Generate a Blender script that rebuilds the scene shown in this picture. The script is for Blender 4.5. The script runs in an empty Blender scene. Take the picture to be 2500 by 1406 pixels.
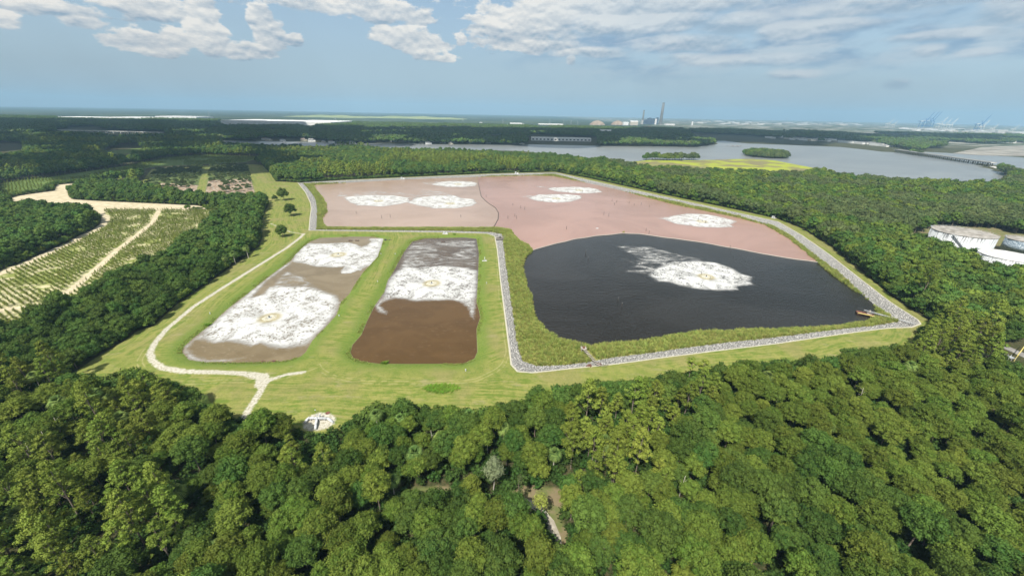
import bpy, math, random
import numpy as np
from mathutils import Vector, Matrix

sc = bpy.context.scene
col = sc.collection
R_ = math.radians

# ------------------------------------------------------------------ camera
HC, FPX, ROLL, PITCH = 120.0, 950.0, R_(1.08), math.atan(428 / 950.0)
_ct, _st, _cr, _sr = math.cos(PITCH), math.sin(PITCH), math.cos(ROLL), math.sin(ROLL)
def ray(u, v):
    x = (u - 1250.0) / FPX; y = -(v - 703.0) / FPX
    xr = x * _cr - y * _sr; yr = x * _sr + y * _cr
    return xr, _ct + yr * _st, -_st + yr * _ct
def G(u, v, z=0.0):
    dx, dy, dz = ray(u, v); t = (z - HC) / dz
    return dx * t, dy * t
def GP(pts, z=0.0): return np.array([G(u, v, z) for u, v in pts])
cam = bpy.data.cameras.new("camera"); camo = bpy.data.objects.new("camera", cam); col.objects.link(camo)
cam.sensor_width = 36.0; cam.lens = 36.0 * FPX / 2500.0; cam.clip_start = 1.0; cam.clip_end = 60000.0
fw = Vector((0, _ct, -_st)); r0 = Vector((1, 0, 0)); u0 = Vector((0, _st, _ct))
right = r0 * _cr + u0 * _sr; up = u0 * _cr - r0 * _sr
camo.matrix_world = Matrix(((right.x, up.x, -fw.x, 0), (right.y, up.y, -fw.y, 0), (right.z, up.z, -fw.z, HC), (0, 0, 0, 1)))
sc.camera = camo
sc.view_settings.view_transform = 'Standard'; sc.view_settings.look = 'None'
sc.view_settings.exposure = 0.42; sc.view_settings.gamma = 1.0
sc.cycles.max_bounces = 6; sc.cycles.diffuse_bounces = 1; sc.cycles.glossy_bounces = 2
sc.cycles.transparent_max_bounces = 8; sc.cycles.volume_bounces = 0
sc.cycles.caustics_reflective = False; sc.cycles.caustics_refractive = False

# ------------------------------------------------------------------ node helper
class NT:
    def __init__(s, tree): s.t = tree; s.n = tree.nodes; s.l = tree.links
    def node(s, typ, **kw):
        n = s.n.new(typ)
        for k, v in kw.items(): setattr(n, k, v)
        return n
    def put(s, sock, v):
        if v is None: return
        if isinstance(v, bpy.types.NodeSocket): s.l.new(v, sock)
        else: sock.default_value = v
    def m(s, op, a, b=None, c=None, clamp=False):
        n = s.node('ShaderNodeMath', operation=op, use_clamp=clamp)
        for i, v in enumerate((a, b, c)): s.put(n.inputs[i], v)
        return n.outputs[0]
    def vm(s, op, a, b=None, sc_=None):
        n = s.node('ShaderNodeVectorMath', operation=op); s.put(n.inputs[0], a); s.put(n.inputs[1], b)
        if sc_ is not None: s.put(n.inputs['Scale'], sc_)
        return n.outputs[0]
    def xyz(s, x, y, z=0.0):
        n = s.node('ShaderNodeCombineXYZ'); s.put(n.inputs[0], x); s.put(n.inputs[1], y); s.put(n.inputs[2], z); return n.outputs[0]
    def sep(s, v):
        n = s.node('ShaderNodeSeparateXYZ'); s.put(n.inputs[0], v); return n.outputs
    def noise(s, vec, scale, detail=3.0, rough=0.55, dist=0.0):
        n = s.node('ShaderNodeTexNoise'); s.put(n.inputs['Vector'], vec); n.inputs['Scale'].default_value = scale
        n.inputs['Detail'].default_value = detail; n.inputs['Roughness'].default_value = rough; n.inputs['Distortion'].default_value = dist
        return n.outputs[0]
    def ss(s, v, lo, hi, o0=0.0, o1=1.0, interp='SMOOTHSTEP'):
        n = s.node('ShaderNodeMapRange', interpolation_type=interp)
        s.put(n.inputs[0], v); s.put(n.inputs[1], lo); s.put(n.inputs[2], hi); s.put(n.inputs[3], o0); s.put(n.inputs[4], o1)
        return n.outputs[0]
    def mix(s, f, a, b, blend='MIX'):
        n = s.node('ShaderNodeMix', data_type='RGBA', blend_type=blend); s.put(n.inputs[0], f)
        for i, v in ((6, a), (7, b)):
            if isinstance(v, tuple) and len(v) == 3: v = (*v, 1)
            s.put(n.inputs[i], v)
        return n.outputs[2]
    def attr(s, name): return s.node('ShaderNodeAttribute', attribute_name=name).outputs['Fac']
    def bump(s, h, strength, dist):
        n = s.node('ShaderNodeBump'); s.put(n.inputs['Height'], h); s.put(n.inputs['Strength'], strength); n.inputs['Distance'].default_value = dist
        return n.outputs[0]

def new_mat(name):
    m = bpy.data.materials.new(name); m.use_nodes = True; m.node_tree.nodes.clear()
    t = NT(m.node_tree); out = t.node('ShaderNodeOutputMaterial'); return m, t, out
def principled(t, out, color, rough=0.8, normal=None, metal=0.0, spec=None):
    p = t.node('ShaderNodeBsdfPrincipled')
    if isinstance(color, tuple) and len(color) == 3: color = (*color, 1)
    t.put(p.inputs['Base Color'], color); t.put(p.inputs['Roughness'], rough); p.inputs['Metallic'].default_value = metal
    if normal is not None: t.put(p.inputs['Normal'], normal)
    if spec is not None: p.inputs['Specular IOR Level'].default_value = spec
    if out is not None: t.l.new(p.outputs[0], out.inputs[0])
    return p

# ------------------------------------------------------------------ world: sky with clouds
SUN_AZ, SUN_EL = R_(204.0), R_(54.0)
w = bpy.data.worlds.new("World"); sc.world = w; w.use_nodes = True; w.node_tree.nodes.clear()
t = NT(w.node_tree)
wo = t.node('ShaderNodeOutputWorld'); bg = t.node('ShaderNodeBackground')
sky = t.node('ShaderNodeTexSky', sky_type='NISHITA'); sky.sun_disc = False
sky.sun_elevation = SUN_EL; sky.sun_rotation = SUN_AZ; sky.altitude = 100; sky.air_density = 1.0; sky.dust_density = 2.0; sky.ozone_density = 1.5
dirv = t.node('ShaderNodeTexCoord').outputs['Generated']
dx, dy, dz = t.sep(dirv)
az = t.m('ARCTAN2', dx, dy); el = t.m('ARCSINE', dz)
P = t.xyz(t.m('MULTIPLY', az, 1.0), t.m('MULTIPLY', el, 2.2))
def azel(u, v):
    x, y, z = ray(u, v); return math.atan2(x, y), math.asin(z / math.sqrt(x * x + y * y + z * z))
# (u, v, half width px, half height px, strength)
BLOBS = [(60,8,200,20,1.0),(350,16,110,26,.95),(370,104,92,28,1.25),(430,96,55,24,1.15),(497,30,38,34,1.5),(505,85,46,44,1.55),(640,45,30,30,1.5),(658,82,38,36,1.5),(610,125,58,20,1.25),(715,97,26,14,1.1),
         (850,14,180,22,1.15),(960,42,90,16,.95),(990,92,70,26,1.2),(1040,118,55,24,1.1),(1085,142,30,10,.9),(1125,95,13,12,.9),(1230,70,80,46,1.2),(1320,50,80,56,1.2),(1300,112,90,15,1.1),(1420,128,70,9,.7),
         (1600,8,260,26,1.0),(1480,60,100,20,.9),(1640,52,90,20,.95),(1790,60,80,20,1.0),(1700,104,90,16,.9),(1920,74,70,16,1.1),(2020,66,100,12,.7),(2180,6,230,18,.75),(2470,18,70,30,1.1),(2300,86,110,9,.8),(2390,128,40,7,.6),(2270,122,30,11,.8),
         (1810,148,110,9,.5),(1670,142,40,8,.6),(2188,206,30,10,1.0),(1930,182,42,7,.55),(10,45,40,22,.8),(195,52,55,14,.7),(1395,145,9,10,.9)]
PB = t.xyz(t.m('ADD', az, t.m('MULTIPLY', el, -.5)), t.m('MULTIPLY', el, 3.0), 3.7)
nz = t.noise(P, 22.0, 7.0, 0.60, 0.1); nb = t.noise(PB, 8.0, 5.0, 0.52, 0.3)
nsoft = t.ss(az, -.06, .30)                         # towers on the left, flat soft decks on the right
nmix = t.m('ADD', t.m('MULTIPLY', nz, t.m('SUBTRACT', 1.0, t.m('MULTIPLY', nsoft, .6))), t.m('MULTIPLY', nb, t.m('MULTIPLY', nsoft, .6)))
acc = None; sh = None
for (u, v, hw, hh, s_) in BLOBS:
    a0, e0 = azel(u, v); a1, _ = azel(u + hw, v); _, e1 = azel(u, v - hh)
    fa = t.m('DIVIDE', t.m('SUBTRACT', az, a0), abs(a1 - a0) * 1.3); fe = t.m('DIVIDE', t.m('SUBTRACT', el, e0), abs(e1 - e0) * 1.4)
    b = t.m('MULTIPLY', t.m('SUBTRACT', 1.0, t.m('ADD', t.m('MULTIPLY', fa, fa), t.m('MULTIPLY', fe, fe))), s_)
    lit = t.m('ADD', t.m('MULTIPLY', fe, .42), t.m('MULTIPLY', fa, -.10))
    if acc is None: acc, sh = b, lit
    else:
        k = t.ss(t.m('SUBTRACT', b, acc), -.35, .35)
        sh = t.m('ADD', t.m('MULTIPLY', sh, t.m('SUBTRACT', 1.0, k)), t.m('MULTIPLY', lit, k)); acc = t.m('SMOOTH_MAX', acc, b, 0.3)
acc = t.m('MAXIMUM', acc, t.m('MINIMUM', t.m('SUBTRACT', t.m('MULTIPLY', el, 7.0), 1.45), t.m('SUBTRACT', t.m('MULTIPLY', t.noise(dirv, 2.6, 3.0), 3.2), 1.3)))
dens = t.ss(t.m('ADD', t.m('MAXIMUM', acc, -1.2), t.m('MULTIPLY', t.m('SUBTRACT', nmix, 0.5), 3.6)), t.m('MULTIPLY', nsoft, -.95), t.m('ADD', .5, t.m('MULTIPLY', nsoft, .3)))
fine = t.m('SUBTRACT', t.noise(t.vm('ADD', P, (.5, .003, 0.0)), 20.0, 5.0, .6), t.noise(t.vm('ADD', P, (.5, .018, 0.0)), 20.0, 5.0, .6))
shade = t.m('ADD', t.m('ADD', .66, sh), t.m('ADD', t.m('MULTIPLY', fine, 2.2), t.m('MULTIPLY', t.m('SUBTRACT', nb, .5), t.m('ADD', 1.6, t.m('MULTIPLY', nsoft, 1.6)))), clamp=True)
shade = t.m('MULTIPLY', shade, t.ss(az, 0.05, 0.75, 1.0, 0.72))
cl = t.mix(shade, (2.35, 3.15, 4.0), t.mix(nsoft, (6.9, 6.7, 6.3), (5.6, 5.9, 6.0)))
veil = t.m('MULTIPLY', t.ss(nb, 0.36, 0.58), t.m('MULTIPLY', t.ss(az, -0.15, 0.35), t.ss(el, 0.045, 0.13)))
hazemix = t.mix(t.ss(el, -0.05, 0.30, 0.90, 0.35), sky.outputs[0], (3.25, 4.45, 5.35))
base = t.mix(t.m('MULTIPLY', veil, 0.85), hazemix, t.mix(t.ss(t.noise(PB, 13.0, 4.0), .38, .62), (1.45, 2.45, 3.8), (3.7, 4.4, 5.0)))
final = t.mix(t.m('MULTIPLY', dens, t.m('SUBTRACT', 0.93, t.m('MULTIPLY', nsoft, .12))), base, cl)
t.l.new(final, bg.inputs[0]); bg.inputs[1].default_value = 0.1
t.l.new(bg.outputs[0], wo.inputs[0])
w.cycles.sampling_method = 'MANUAL'; w.cycles.sample_map_resolution = 512

sl = bpy.data.lights.new("sun", 'SUN'); sl.energy = 5.0; sl.angle = R_(0.55); sl.color = (1.0, 0.955, 0.87)
so = bpy.data.objects.new("sun", sl); col.objects.link(so)
sd = Vector((math.sin(SUN_AZ) * math.cos(SUN_EL), math.cos(SUN_AZ) * math.cos(SUN_EL), math.sin(SUN_EL)))
so.rotation_euler = (-sd).to_track_quat('-Z', 'Y').to_euler(); so.location = (0, -50, 200)

# ------------------------------------------------------------------ numpy helpers
rng = np.random.default_rng(7); random.seed(7)
def sdf(poly, X, Y):
    """signed distance, positive inside"""
    X = np.asarray(X, float); Y = np.asarray(Y, float)
    d = np.full(X.shape, 1e18); ins = np.zeros(X.shape, bool); n = len(poly)
    for i in range(n):
        ax, ay = poly[i]; bx, by = poly[(i + 1) % n]
        ex, ey = bx - ax, by - ay; wx, wy = X - ax, Y - ay
        h = np.clip((wx * ex + wy * ey) / max(ex * ex + ey * ey, 1e-9), 0, 1)
        d = np.minimum(d, (wx - ex * h) ** 2 + (wy - ey * h) ** 2)
        if ay != by:
            c = ((ay > Y) != (by > Y)) & (X < (bx - ax) * (Y - ay) / (by - ay) + ax)
            ins ^= c
    return np.where(ins, 1, -1) * np.sqrt(d)
def sdl(line, X, Y, w_):
    d = np.full(np.shape(X), 1e18)
    for i in range(len(line) - 1):
        ax, ay = line[i]; bx, by = line[i + 1]; ex, ey = bx - ax, by - ay; wx, wy = X - ax, Y - ay
        h = np.clip((wx * ex + wy * ey) / max(ex * ex + ey * ey, 1e-9), 0, 1)
        d = np.minimum(d, (wx - ex * h) ** 2 + (wy - ey * h) ** 2)
    return w_ - np.sqrt(d)
def _hash(ix, iy, s):
    h = (ix.astype(np.int64) * 374761393 + iy.astype(np.int64) * 668265263 + s * 974711) & 0xffffffff
    h = ((h ^ (h >> 13)) * 1274126177) & 0xffffffff
    return ((h ^ (h >> 16)) & 0xffff) / 65535.0
def vnoise(X, Y, scale, seed=0, oct=2):
    X = np.asarray(X, float); Y = np.asarray(Y, float); r = 0; a = 1.0; tot = 0
    for o in range(oct):
        x = X / scale; y = Y / scale; ix = np.floor(x); iy = np.floor(y); fx = x - ix; fy = y - iy
        fx = fx * fx * (3 - 2 * fx); fy = fy * fy * (3 - 2 * fy)
        v = (_hash(ix, iy, seed + o) * (1 - fx) + _hash(ix + 1, iy, seed + o) * fx) * (1 - fy) + (_hash(ix, iy + 1, seed + o) * (1 - fx) + _hash(ix + 1, iy + 1, seed + o) * fx) * fy
        r = r + a * v; tot += a; a *= 0.5; scale /= 2.1
    return r / tot
def sstep(x, a, b):
    q = np.clip((x - a) / (b - a), 0, 1); return q * q * (3 - 2 * q)

# ------------------------------------------------------------------ object helpers
def mesh_from(name, V, F, mats=(), mi=None, smooth=False, attrs=None):
    me = bpy.data.meshes.new(name); V = np.asarray(V, dtype=np.float32)
    if isinstance(F, np.ndarray) and F.ndim == 2:
        nf, k = F.shape; me.vertices.add(len(V)); me.vertices.foreach_set('co', V.ravel())
        me.loops.add(nf * k); me.loops.foreach_set('vertex_index', F.ravel().astype(np.int32))
        me.polygons.add(nf); me.polygons.foreach_set('loop_start', np.arange(0, nf * k, k, dtype=np.int32))
    else:
        me.from_pydata(V.tolist(), [], [tuple(f) for f in F])
    for m in mats: me.materials.append(m)
    if mi is not None: me.polygons.foreach_set('material_index', np.asarray(mi, dtype=np.int32))
    me.update()
    me.polygons.foreach_set('use_smooth', np.full(len(me.polygons), bool(smooth)))
    if attrs:
        for k, a in attrs.items():
            at = me.attributes.new(k, 'FLOAT', 'POINT'); at.data.foreach_set('value', np.asarray(a, dtype=np.float32))
    return me
def link(name, me, parent=None, loc=None, rz=0.0):
    o = bpy.data.objects.new(name, me); col.objects.link(o)
    if parent is not None: o.parent = parent
    if loc is not None: o.location = loc
    if rz: o.rotation_euler = (0, 0, rz)
    return o
def tag(o, label=None, cat=None, group=None, kind=None):
    if label: o['label'] = label
    if cat: o['category'] = cat
    if group: o['group'] = group
    if kind: o['kind'] = kind
    return o
def thing(name, label, cat, loc=(0, 0, 0), rz=0.0, group=None):
    o = bpy.data.objects.new(name, None); o.empty_display_size = 0.5; col.objects.link(o)
    o.location = loc; o.rotation_euler = (0, 0, rz); return tag(o, label, cat, group)
def copy_tree(o, parent=None):
    c = o.copy(); col.objects.link(c); c.parent = parent
    for ch in list(o.children): copy_tree(ch, c)
    return c
class MB:
    def __init__(s): s.v = []; s.f = []
    def add(s, V, F):
        b = len(s.v); s.v += [tuple(map(float, p)) for p in V]; s.f += [tuple(i + b for i in f) for f in F]; return s
    def box(s, c, d, rz=0.0, taper=1.0):
        x, y, z = d[0] / 2, d[1] / 2, d[2] / 2; ca, sa = math.cos(rz), math.sin(rz); V = []
        for sz in (-1, 1):
            k = taper if sz > 0 else 1.0
            for sx, sy in ((-1, -1), (1, -1), (1, 1), (-1, 1)):
                px, py = sx * x * k, sy * y * k
                V.append((c[0] + px * ca - py * sa, c[1] + px * sa + py * ca, c[2] + sz * z))
        return s.add(V, [(3, 2, 1, 0), (4, 5, 6, 7), (0, 1, 5, 4), (1, 2, 6, 5), (2, 3, 7, 6), (3, 0, 4, 7)])
    def tube(s, a, b, ra, rb=None, n=8, cap=True):
        rb = ra if rb is None else rb; a = Vector(a); b = Vector(b); d = (b - a).normalized()
        q = d.to_track_quat('Z', 'Y').to_matrix(); V = []
        for p, r in ((a, ra), (b, rb)):
            for i in range(n):
                an = 2 * math.pi * i / n; V.append(p + q @ Vector((r * math.cos(an), r * math.sin(an), 0)))
        F = [(i, (i + 1) % n, n + (i + 1) % n, n + i) for i in range(n)]
        if cap: F += [tuple(range(n - 1, -1, -1)), tuple(range(n, 2 * n))]
        return s.add(V, F)
    def lathe(s, prof, n=32, c=(0, 0, 0)):
        V = []; F = []
        for r, z in prof:
            for i in range(n):
                an = 2 * math.pi * i / n; V.append((c[0] + r * math.cos(an), c[1] + r * math.sin(an), c[2] + z))
        for k in range(len(prof) - 1):
            for i in range(n): F.append((k * n + i, k * n + (i + 1) % n, (k + 1) * n + (i + 1) % n, (k + 1) * n + i))
        F.append(tuple(range((len(prof) - 1) * n, len(prof) * n)))
        return s.add(V, F)
    def build(s, name, mat, parent=None, smooth=False, loc=None):
        return link(name, mesh_from(name, s.v, s.f, [mat], smooth=smooth), parent, loc)

# ------------------------------------------------------------------ simple materials
def noisy(name, c1, c2, scale=1.0, rough=0.8, bump=0.0, metal=0.0, obj=True):
    m, t, out = new_mat(name)
    v = t.node('ShaderNodeTexCoord').outputs['Object']
    n = t.noise(v, scale, 4.0); c = t.mix(t.ss(n, 0.35, 0.65), c1, c2)
    nb = t.bump(n, bump, 0.1) if bump else None
    principled(t, out, c, rough, nb, metal); return m
M = {}
M['dark_wood'] = noisy('dark_wood', (.05, .04, .035), (.12, .10, .085), 3)
M['grey_wood'] = noisy('grey_wood', (.30, .27, .24), (.45, .41, .36), 2)
M['rust'] = noisy('rust', (.10, .038, .025), (.20, .085, .055), 3)
M['white_metal'] = noisy('white_metal', (.48, .50, .51), (.60, .61, .61), 1.5, .45)
M['grey_metal'] = noisy('grey_metal', (.30, .32, .33), (.42, .44, .45), 1.5, .5)
M['dark_metal'] = noisy('dark_metal', (.03, .03, .035), (.07, .07, .075), 2, .5)
M['yellow_paint'] = noisy('yellow_paint', (.62, .50, .12), (.75, .66, .28), 2, .5)
M['concrete'] = noisy('concrete', (.42, .41, .38), (.56, .55, .51), .6)
M['white_wall'] = noisy('white_wall', (.72, .71, .68), (.82, .81, .78), .05, .7)
M['white_roof'] = noisy('white_roof', (.78, .77, .74), (.88, .87, .84), .03, .6)
M['grey_roof'] = noisy('grey_roof', (.20, .20, .20), (.34, .33, .32), .2, .8)
M['brown_roof'] = noisy('brown_roof', (.16, .12, .10), (.26, .21, .18), .3, .8)
M['tan_wall'] = noisy('tan_wall', (.45, .40, .32), (.60, .55, .46), .2, .8)
M['blue_wall'] = noisy('blue_wall', (.04, .06, .10), (.08, .11, .16), .05, .6)
M['red_wall'] = noisy('red_wall', (.36, .12, .09), (.45, .18, .13), .2, .7)
M['glass'] = noisy('window_glass', (.03, .04, .05), (.06, .07, .09), .5, .15)
M['blue_paint'] = noisy('crane_blue_paint', (.01, .10, .28), (.02, .14, .36), .05, .5)
M['pale_paint'] = noisy('crane_pale_paint', (.55, .55, .52), (.7, .68, .62), .05, .5)
M['brown_pile'] = noisy('bulk_pile_dome', (.24, .18, .13), (.32, .25, .18), .02, .9)
M['stack'] = noisy('stack_concrete', (.13, .13, .125), (.17, .17, .16), .02, .8)
M['bark'] = noisy('bark', (.13, .10, .075), (.24, .20, .16), 2.5, .9)
M['pale_bark'] = noisy('pale_bark', (.38, .35, .30), (.52, .48, .42), 2.5, .9)
M['asphalt'] = noisy('asphalt', (.20, .19, .18), (.30, .285, .26), .3, .9)

# ------------------------------------------------------------------ traced outlines (ground positions)
WL = -1.2
LB_px = [(600,721),(658,674),(709,637),(722,621),(740,604),(757,590),(782,581),(852,578),(908,578),(936,583),(933,595),(922,626),(905,646),(886,665),(869,690),(852,718),(832,738),(821,769),(793,800),(762,831),(746,859),(734,870),(698,881),(644,884),(560,885),(504,884),(462,878),(445,859),(451,845),(476,822),(518,791),(546,763),(583,733)]
MB_px = [(998,601),(1007,590),(1037,582),(1132,580),(1163,583),(1169,618),(1167,668),(1163,738),(1169,758),(1172,775),(1163,803),(1165,859),(1158,875),(1132,887),(992,888),(922,887),(880,881),(863,873),(856,861),(861,842),(883,817),(897,783),(914,749),(931,724),(939,713),(947,685),(961,663),(973,640),(987,615)]
CURT = [(1296,613),(1330,602),(1400,585),(1450,577),(1490,573),(1520,570),(1560,571),(1600,577),(1700,590),(1800,608),(1900,627),(2000,641)]
BAFF = [(1167,445),(1175,480),(1190,495),(1210,508),(1217,520),(1216,535),(1208,550),(1203,558)]
NORTH = [(765,452),(870,445),(1000,438),(1120,434),(1167,432)]
NORTH2 = [(1168,432),(1250,430),(1300,429),(1350,430),(1420,444),(1500,461),(1640,498),(1800,531),(1870,550),(1920,578),(1960,608)]
BLACK_S = [(2020,660),(2060,690),(2100,715),(2130,740),(2148,757),(2143,772),(2125,785),(2090,792),(2010,801),(1900,806),(1800,809),(1700,814),(1640,823),(1560,838),(1480,843),(1440,847),(1400,838),(1360,829),(1335,810),(1303,780),(1297,740),(1285,700),(1275,660),(1280,630)]
SW = [(1291,600),(1265,588),(1255,575),(1245,562),(1213,557)]
WEST = [(1100,557),(950,557),(800,557),(786,548),(784,532),(797,515),(795,500),(780,475),(768,462)]
TAN_px = NORTH + BAFF + WEST
PINK_px = [(1167,432)] + NORTH2[1:] + [(2000,641)] + CURT[::-1][1:] + SW + BAFF[::-1]
BLK_px = CURT + BLACK_S
BIG_px = NORTH + NORTH2 + [(2000,641)] + BLACK_S + [(1296,613)] + SW + [(1203,558)] + WEST
RO_px = [(726,446),(745,470),(757,495),(759,510),(756,530),(753,563),(900,565.5),(1100,568),(1190,571),(1207,577),(1213,610),(1220,680),(1230,760),(1240,840),(1246,890),(1262,908),(1300,911),(1400,900),(1500,890),(1600,876),(1750,857),(1900,839),(2050,817),(2150,804),(2230,796),(2252,788),(2240,776),(2180,738),(2100,678),(2030,624),(1960,575),(1900,541),(1800,519),(1640,484),(1430,438),(1355,421),(1200,425),(985,434),(850,440)]
RI_px = [(742,450),(760,470),(773,490),(776,510),(776,540),(774,562),(900,563),(1100,565),(1200,568),(1227,573),(1232,610),(1244,700),(1257,790),(1266,850),(1278,884),(1310,895),(1360,894),(1420,888),(1500,874),(1600,861),(1750,840),(1900,824),(2050,804),(2130,797),(2190,787),(2160,765),(2110,722),(2050,672),(1985,622),(1930,577),(1885,552),(1800,528),(1640,493),(1430,446),(1355,427),(1200,430),(985,440),(850,446)]
LAWN_px = [(165,912),(230,868),(300,828),(330,805),(372,790),(430,738),(500,692),(560,650),(600,622),(632,598),(640,575),(636,545),(645,515),(655,500),(650,480),(628,455),(612,430),(607,403),(640,402),(662,425),(672,441),(735,444),(850,437),(985,431),(1200,422),(1355,418),(1440,434),(1640,477),(1800,510),(1900,532),(1960,556),(2020,592),(2080,640),(2140,688),(2200,735),(2270,778),(2300,790),(2245,805),(2232,830),(2225,850),(2150,856),(2090,860),(2030,880),(1950,885),(1880,890),(1800,895),(1720,905),(1620,920),(1560,930),(1500,935),(1420,945),(1370,952),(1310,965),(1250,990),(1180,1002),(1100,1000),(1000,992),(905,993),(870,1015),(832,1040),(790,1055),(735,1050),(700,1020),(660,1005),(590,1020),(540,1005),(500,995),(470,960),(430,938),(395,926),(330,912),(290,915),(250,925),(210,925)]
PATH_px = [(742,571),(733,580),(700,605),(620,655),(540,705),(470,750),(410,800),(378,836),(366,862),(372,880),(395,895),(450,905),(520,908),(590,911),(632,922),(646,936),(630,965),(606,995),(585,1025)]
PATH2_px = [(640,938),(668,924),(700,914),(742,908)]
PATH3_px = [(660,545),(684,556),(708,566),(742,572)]
PATH4_px = [(750,563),(742,571)]
SANDF_px = [(12,486),(60,476),(132,466),(140,452),(180,447),(205,450),(168,474),(175,487),(240,491),(350,496),(480,502),(515,510),(400,513),(290,515),(235,522),(200,512),(100,503),(30,500)]
SR1_px = [(235,518),(258,528),(257,545),(235,562),(205,575),(180,590),(130,612),(70,640),(0,668),(-80,700)]
SR2_px = [(388,514),(372,545),(330,578),(290,608),(240,652),(190,695),(155,722),(110,742),(0,758),(-80,770)]
PLANT_px = [(250,512),(400,512),(530,512),(545,520),(505,560),(440,600),(380,640),(290,665),(230,712),(160,745),(60,785),(0,800),(-120,820),(-120,700),(0,660),(90,628),(175,588),(240,560),(262,530)]
CELLA_px = [(385,416),(498,407),(478,470),(385,462),(350,450)]
CELLB_px = [(514,406),(606,403),(622,468),(540,476),(500,472)]
CELLS_px = [(370,412),(500,403),(612,400),(640,402),(662,425),(672,441),(660,480),(640,478),(600,478),(520,480),(440,470),(340,455),(355,430)]
PLANT2_px = [(0,445),(120,430),(330,400),(400,385),(480,378),(520,378),(640,382),(600,395),(380,405),(300,420),(180,440),(40,470),(0,475)]
RIVER_px = [(540,343),(700,345),(870,350),(945,349),(1000,351),(1260,354),(1300,352),(1450,356),(1580,357),(1700,359),(1758,351),(1742,344),(1775,344),(1820,350),(1950,355),(2060,359),(2150,370),(2190,372),(2300,388),(2370,398),(2390,407),(2430,418),(2470,436),(2420,442),(2200,437),(2060,425),(2005,411),(1935,398),(1900,391),(1830,386),(1700,390),(1600,388),(1530,394),(1480,389),(1380,378),(1280,368),(1000,362),(870,357),(700,355),(600,352),(540,349)]
RIVER2_px = [(2200,367),(2330,374),(2500,384),(2600,395),(2600,430),(2500,415),(2440,402),(2380,396),(2300,382)]
MARSH_px = [(1530,395),(1600,388),(1700,390),(1830,386),(1900,391),(1935,398),(2005,411),(1960,420),(1800,414),(1640,408),(1560,403)]
TANKF_px = [(2205,578),(2262,566),(2290,552),(2440,560),(2470,572),(2600,580),(2600,700),(2480,662),(2405,662),(2388,632),(2340,632),(2290,606),(2255,590),(2212,590)]
LR_px = [(2440,840),(2500,830),(2600,850),(2600,960),(2480,920),(2450,890)]
CLR = [[(1005,1199),(1060,1197),(1122,1202),(1118,1212),(1040,1214),(1008,1208)],
       [(1225,1222),(1270,1202),(1320,1196),(1372,1206),(1368,1240),(1352,1262),(1376,1300),(1372,1345),(1352,1350),(1340,1310),(1328,1272),(1300,1242),(1255,1242),(1228,1236)],
       [(400,1180),(440,1168),(435,1184),(405,1192)],
       [(215,1325),(262,1308),(268,1340),(240,1345)],
       [(480,1310),(530,1300),(525,1322)]]
LB = GP(LB_px, WL); MBA = GP(MB_px, WL); BIG = GP(BIG_px, WL); TAN = GP(TAN_px, WL); PINK = GP(PINK_px, WL); BLK = GP(BLK_px, WL)
RO = GP(RO_px); RI = GP(RI_px, -.6); LAWN = GP(LAWN_px); SANDF = GP(SANDF_px, -1.5); PLANT = GP(PLANT_px, -1.5)
CELLA = GP(CELLA_px); CELLB = GP(CELLB_px); CELLS = GP(CELLS_px); PLANT2 = GP(PLANT2_px); RIVER = GP(RIVER_px); RIVER2 = GP(RIVER2_px); MARSH = GP(MARSH_px)
TANKF = GP(TANKF_px, -1.5); LR = GP(LR_px, -1.5); CLRS = [GP(c, -1.5) for c in CLR]
PATHS = [(GP(PATH_px), 1.5), (GP(PATH2_px), 1.1), (GP(PATH3_px), .9)]
SRS = [(GP(SR1_px, -1.5), 3.6), (GP(SR2_px, -1.5), 2.8)]
PAD = np.array([(G(778, 1025)[0] + 6.8 * math.cos(a) , G(778, 1025)[1] + 4.9 * math.sin(a)) for a in np.linspace(0, 2 * math.pi, 24, endpoint=False)])

def height(X, Y, d=None):
    X = np.asarray(X, float); Y = np.asarray(Y, float)
    lawn = sdf(LAWN, X, Y) if d is None else d['lawn']
    cells = sdf(CELLS, X, Y) if d is None else d['cells']
    wat = np.maximum(np.maximum(sdf(LB, X, Y), sdf(MBA, X, Y)), sdf(BIG, X, Y)) if d is None else d['wat']
    riv = np.maximum(sdf(RIVER, X, Y), sdf(RIVER2, X, Y)) if d is None else d['riv']
    z = -1.5 + 1.5 * sstep(np.maximum(lawn, cells), -1.0, 14.0)
    z = z - 2.4 * sstep(wat, -6.0, 6.0)
    z = z - 3.0 * sstep(riv, -4.0, 25.0)
    z = z + 0.25 * (vnoise(X, Y, 14, 5) - .5) * sstep(lawn, -2, 6) * sstep(-wat, 3, 8)
    return z
def Hs(x, y): return float(height(np.array([x]), np.array([y]))[0])

# ------------------------------------------------------------------ ground sheet
def axis(lo, hi, dlo, dhi, step, grow, cap=1e9):
    a = [dlo]
    while a[-1] < dhi: a.append(a[-1] + step(a[-1]))
    s = step(a[-1])
    while a[-1] < hi: s = min(s * grow, cap); a.append(a[-1] + s)
    b = [dlo]; s = step(dlo)
    while b[-1] > lo: s = min(s * grow, cap); b.append(b[-1] - s)
    return np.array(b[:0:-1] + a)
gx = axis(-17000, 17000, -400, 430, lambda v: 1.45, 1.06)
gy = axis(-500, 19000, 95, 900, lambda v: min(2.4, max(1.0, v * v / 70000.0)), 1.05)
GX, GY = np.meshgrid(gx, gy)
fx, fy = GX.ravel(), GY.ravel()
D = {}
near = (np.abs(fx) < 1200) & (fy < 2200) & (fy > 40)
def full(fn, mask=near, out=-1000.0):
    r = np.full(fx.shape, out); r[mask] = fn(fx[mask], fy[mask]); return r
D['lawn'] = full(lambda x, y: sdf(LAWN, x, y)); D['cells'] = full(lambda x, y: sdf(CELLS, x, y))
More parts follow.
